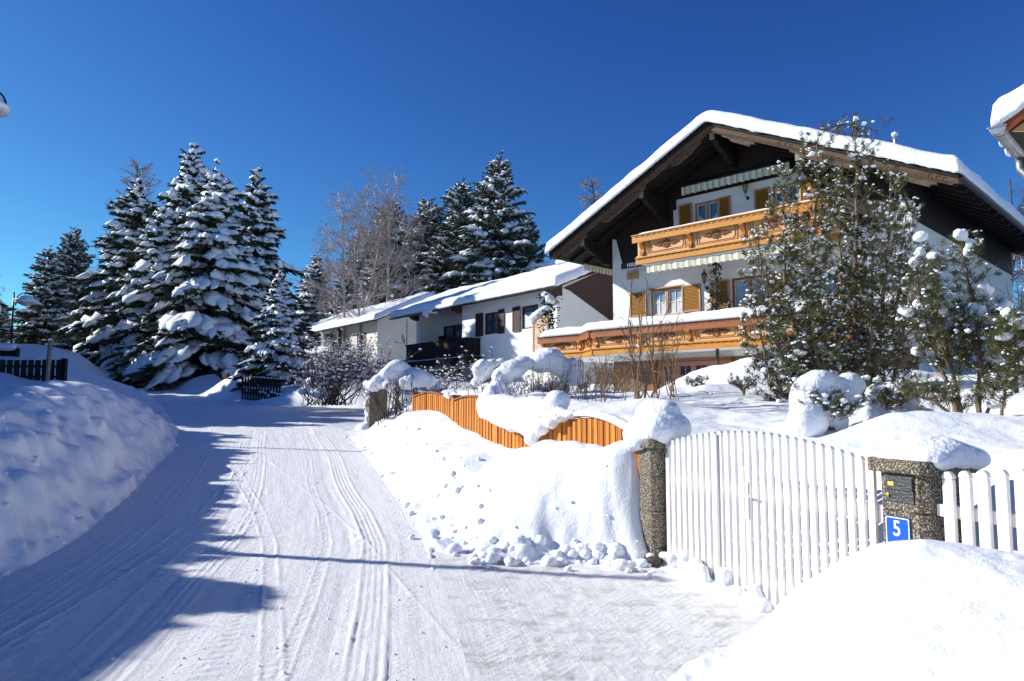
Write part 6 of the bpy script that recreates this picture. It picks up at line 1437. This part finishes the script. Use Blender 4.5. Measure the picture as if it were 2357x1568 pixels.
low_bush(1920, 990, 8.6, .5, .55, 3, 'dwarf pine buried under a smooth dome of snow behind the white gate', [(1872, 925, 54, 70, 0, .8), (1860, 968, 48, 44, -.1, .9), (1884, 882, 40, 36, 0, .9), (1908, 905, 38, 52, .1, .8), (1958, 885, 34, 32, .15, .8), (1948, 915, 32, 38, .1, .8), (1928, 968, 26, 32, 0, .8)])
low_bush(2030, 960, 9.0, .6, .45, 8, 'low pine boughs weighed down by snow between the dome and the smaller pine', [(2010, 925, 24, 46, 0, .7), (2055, 896, 40, 18, .1, .8), (2000, 962, 26, 32, -.1, .8), (2095, 928, 28, 24, .1, .8), (2065, 962, 34, 28, -.1, .8), (2130, 960, 30, 24, 0, .8)])
for i, (x, y, Y) in enumerate(((1712, 897, 12.3), (1605, 893, 13.8))):
    low_bush(x, y, Y, .22, .12, 30+i, ('tip of a buried evergreen poking out of the garden slope below the pine', 'tip of a buried evergreen poking out of the slope left of the pine')[i], None, n=60, stems_n=5, tl=.06)

# ------------------------------------------------------------------ leafless shrubs
def shrub(px, py, Y, w_, h_, n, seed, label, blobs, matl=twig_m, r0=.012, fork=3, lean=(0, 0), name='bare_shrub', cat='shrub', leaves=0, voxel=.03, splay=1.0, speck=0):
    o = P(px, py, Y); rs = np.random.RandomState(seed); m = MB(); sp = MB(); lf = MB()
    for k in range(n):
        a = rs.rand()*6.28; b = np.array([rs.normal(0, w_*.22), rs.normal(0, w_*.15), -.15]); L = h_*rs.uniform(.6, 1.05)
        e = b+np.array([math.cos(a)*w_*.5*rs.rand()*splay+lean[0], math.sin(a)*w_*.35*rs.rand()*splay, L+.15])
        t = np.linspace(0, 1, 6); pts = b+(e-b)*t[:, None]+np.array([math.cos(a), math.sin(a), 0])*(.12*w_*np.sin(t*2.6))[:, None]+rs.normal(0, .015, (6, 3))
        m.tube(pts, np.linspace(r0*rs.uniform(.6, 1.2), r0*.3, 6), 4, False)
        for j in range(fork):
            u = rs.uniform(.3, .95); q = np.array([np.interp(u, t, pts[:, i]) for i in range(3)]); l = h_*rs.uniform(.12, .4)
            d = (e-b)/np.linalg.norm(e-b)+rs.normal(0, .45, 3); d[2] = abs(d[2]); d /= np.linalg.norm(d); f = q+d*l
            m.tube([q, (q+f)/2+rs.normal(0, .012, 3), f], [r0*.45, r0*.35, r0*.2], 3, False)
            for g_ in range(2):
                d2 = d+rs.normal(0, .5, 3); d2 /= np.linalg.norm(d2); s_ = q+d*l*rs.uniform(.3, .9); m.tube([s_, s_+d2*l*.5], [r0*.3, r0*.18], 3, False)
            if speck and rs.rand() < speck: r = rs.uniform(.010, .034)*(1 if Y < 22 else 1.5); sp.blob(f, (r*1.5, r*1.2, r*.8), j, .5, 1, rs.rand()*6)
            if leaves:
                for z in range(leaves): lf.blob(f+rs.normal(0, .06, 3), (.022, .018, .012), z, .3, 1)
    t_ = empty(name, o, 0, label, cat, 'leafless garden shrubs'); m.build('stems', matl, t_)
    if leaves: lf.build('withered_leaves', dead_leaf, t_)['kind'] = 'stuff'
    if speck: sp.build('snow_tufts', snow, t_, True)['kind'] = 'stuff'
    if blobs: link('snow_cap', merged([(tuple(P(x, y, Y+dy)-o), (a_*Y/1655, a_*Y/1655*.85, b_*Y/1655)) for x, y, a_, b_, dy in blobs], voxel, 'snow_cap', .06, 3.2, 10), t_)
    return t_
shrub(918, 972, 16.2, 1.1, 1.0, 40, 3, 'bare bush by the end of the orange fence under a heavy double cap of snow',
      [(912, 843, 24, 16, 0), (900, 862, 26, 20, 0), (930, 850, 18, 16, .1), (960, 872, 34, 22, 0), (985, 876, 20, 18, 0), (940, 880, 26, 18, -.2), (895, 886, 20, 14, -.1), (870, 878, 20, 16, 0), (858, 890, 16, 13, 0), (845, 884, 12, 10, .1), (925, 868, 22, 18, 0), (955, 855, 16, 10, .1)], r0=.016, fork=4, splay=1.3)
shrub(1150, 935, 15.4, 1.2, .62, 50, 6, 'bare shrub behind the orange fence carrying big round snow cushions, left half',
      [(1112, 852, 26, 26, .1), (1155, 868, 26, 22, -.2), (1180, 850, 34, 24, -.2), (1205, 838, 26, 18, -.1), (1148, 888, 24, 20, -.3), (1160, 905, 20, 14, -.3), (1120, 898, 20, 18, -.1), (1115, 918, 20, 12, -.2), (1098, 880, 14, 12, .2)], r0=.010, fork=5, speck=.25)
shrub(1275, 930, 15.6, 1.3, .75, 64, 7, 'bare shrub behind the orange fence carrying big round snow cushions, right half',
      [(1262, 824, 40, 24, -.2), (1250, 838, 36, 22, -.2), (1285, 842, 30, 24, -.1), (1322, 845, 26, 22, -.2), (1322, 866, 30, 24, -.2), (1285, 880, 30, 20, .2), (1340, 880, 16, 16, .1), (1270, 905, 22, 14, .2), (1230, 900, 26, 18, .2)], r0=.010, fork=5, speck=.15)
shrub(1100, 925, 19, 2.2, 1.2, 34, 17, 'thin twiggy shrub dusted with snow below the white house wall', [(1130, 838, 18, 10, 0), (1155, 832, 14, 8, 0), (1090, 850, 10, 8, 0)], r0=.008, fork=6, speck=.7)
shrub(1330, 938, 13.5, 1.3, .9, 16, 9, 'sparse upright twigs of a shrub right of the snow cushions', None, twig_pale, r0=.010, fork=4)
shrub(1400, 945, 12.5, 1.2, 1.0, 14, 12, 'tall sparse bush of pale twigs under the lower balcony corner', None, twig_pale, r0=.012, fork=4)
shrub(1475, 935, 12.2, .9, 1.9, 9, 14, 'slender young tree with bare forked branches crossing the lower balcony', [(1380+90, 797, 6, 6, 0)], twig_pale, r0=.020, fork=5, splay=1.4)
shrub(1540, 925, 13, .9, 1.25, 14, 15, 'few bare stems in front of the terrace door', None, twig_pale, r0=.012, fork=3)
shrub(1400, 893, 19.5, 1.2, .6, 40, 16, 'withered brown bush under the corner of the lower balcony', None, twig_pale, r0=.012, fork=4, leaves=3)
shrub(757, 922, 24.3, 1.9, 1.75, 120, 21, 'wide bare shrub powdered with snow at the corner of the side road', [(760, 890, 26, 18, .3), (720, 880, 20, 14, .3), (800, 880, 16, 14, .2), (740, 905, 30, 12, 0), (700, 900, 16, 10, 0), (690, 880, 14, 10, .3)], r0=.013, fork=6, speck=.8, voxel=.06, splay=1.5)
shrub(815, 872, 27, 1.6, 1.4, 70, 22, 'bare shrub powdered with snow below the cream house plinth', [(818, 835, 18, 12, 0), (800, 850, 20, 12, 0), (840, 850, 14, 10, 0)], r0=.013, fork=6, speck=.8, voxel=.06, splay=1.4)
shrub(1010, 905, 27, 2.4, 1.0, 34, 24, 'small snow tufted bush below the dark balcony', [(1010, 878, 14, 8, 0), (1000, 890, 20, 8, 0)], r0=.012, fork=4, speck=.9, voxel=.06)
shrub(2345, 880, 15.5, 1.2, 2.0, 40, 26, 'bare bush with brown seed heads beside the chalet side wall', None, r0=.012, fork=5, leaves=1, speck=.12)
# climber on the trellis
cl = empty('climbing_plant', H1w(-2.95, -.45, 3.4), HA, 'evergreen climber with swags of snow on top of the lattice trellis', 'climber')
rs = np.random.RandomState(2); n = 900; b = np.stack([rs.normal(.25, .16, n), rs.normal(0, .12, n), rs.uniform(.6, 2.35, n)], 1); d = rs.normal(0, 1, (n, 3)); d /= np.linalg.norm(d, axis=1)[:, None]
v, f = quad_cards(b, d, rs.uniform(.08, .16, n), np.full(n, .07), rs); MB().add(v, f).build('foliage', needle_dark, cl)
MB().tube([(.2, 0, -.3), (.25, 0, 1), (.2, .05, 2.2)], .02, 5).build('stem', bark, cl)
link('snow_cap', merged([((.2, -.05, 2.28), (.2, .2, .12)), ((.38, -.05, 2.1), (.16, .2, .2)), ((.5, -.05, 2.0), (.12, .15, .12)), ((.0, -.12, 1.62), (.26, .2, .13)), ((-.25, -.12, 1.52), (.24, .2, .14)), ((-.45, -.1, 1.42), (.2, .2, .14)), ((.25, -.1, 1.75), (.22, .2, .12)), ((.35, -.2, 1.0), (.1, .08, .08)), ((-.4, -.1, 1.3), (.12, .15, .12))], .03, 'snow_cap', .03, 4, 4), cl)
# little fir on the balcony
ft = spruce_meshes(1.9, .40, 77, .0, .55, frost=0, low=.2, droop=.0, up=.5, narrow=.75, tuft=.16)
fx = empty('potted_fir', H1w(4.55, -.95, 3.4), HA, 'small dark fir tree with bare leader standing on the lower balcony', 'fir tree')
link('trunk', ft[0], fx); link('crown', ft[1], fx)
MB().lathe([(.15, 0), (.19, .28), (.17, .28), (.16, .26)], n=14).build('pot', terra, fx)
fx.scale = (1.0, 1.0, 1.42)
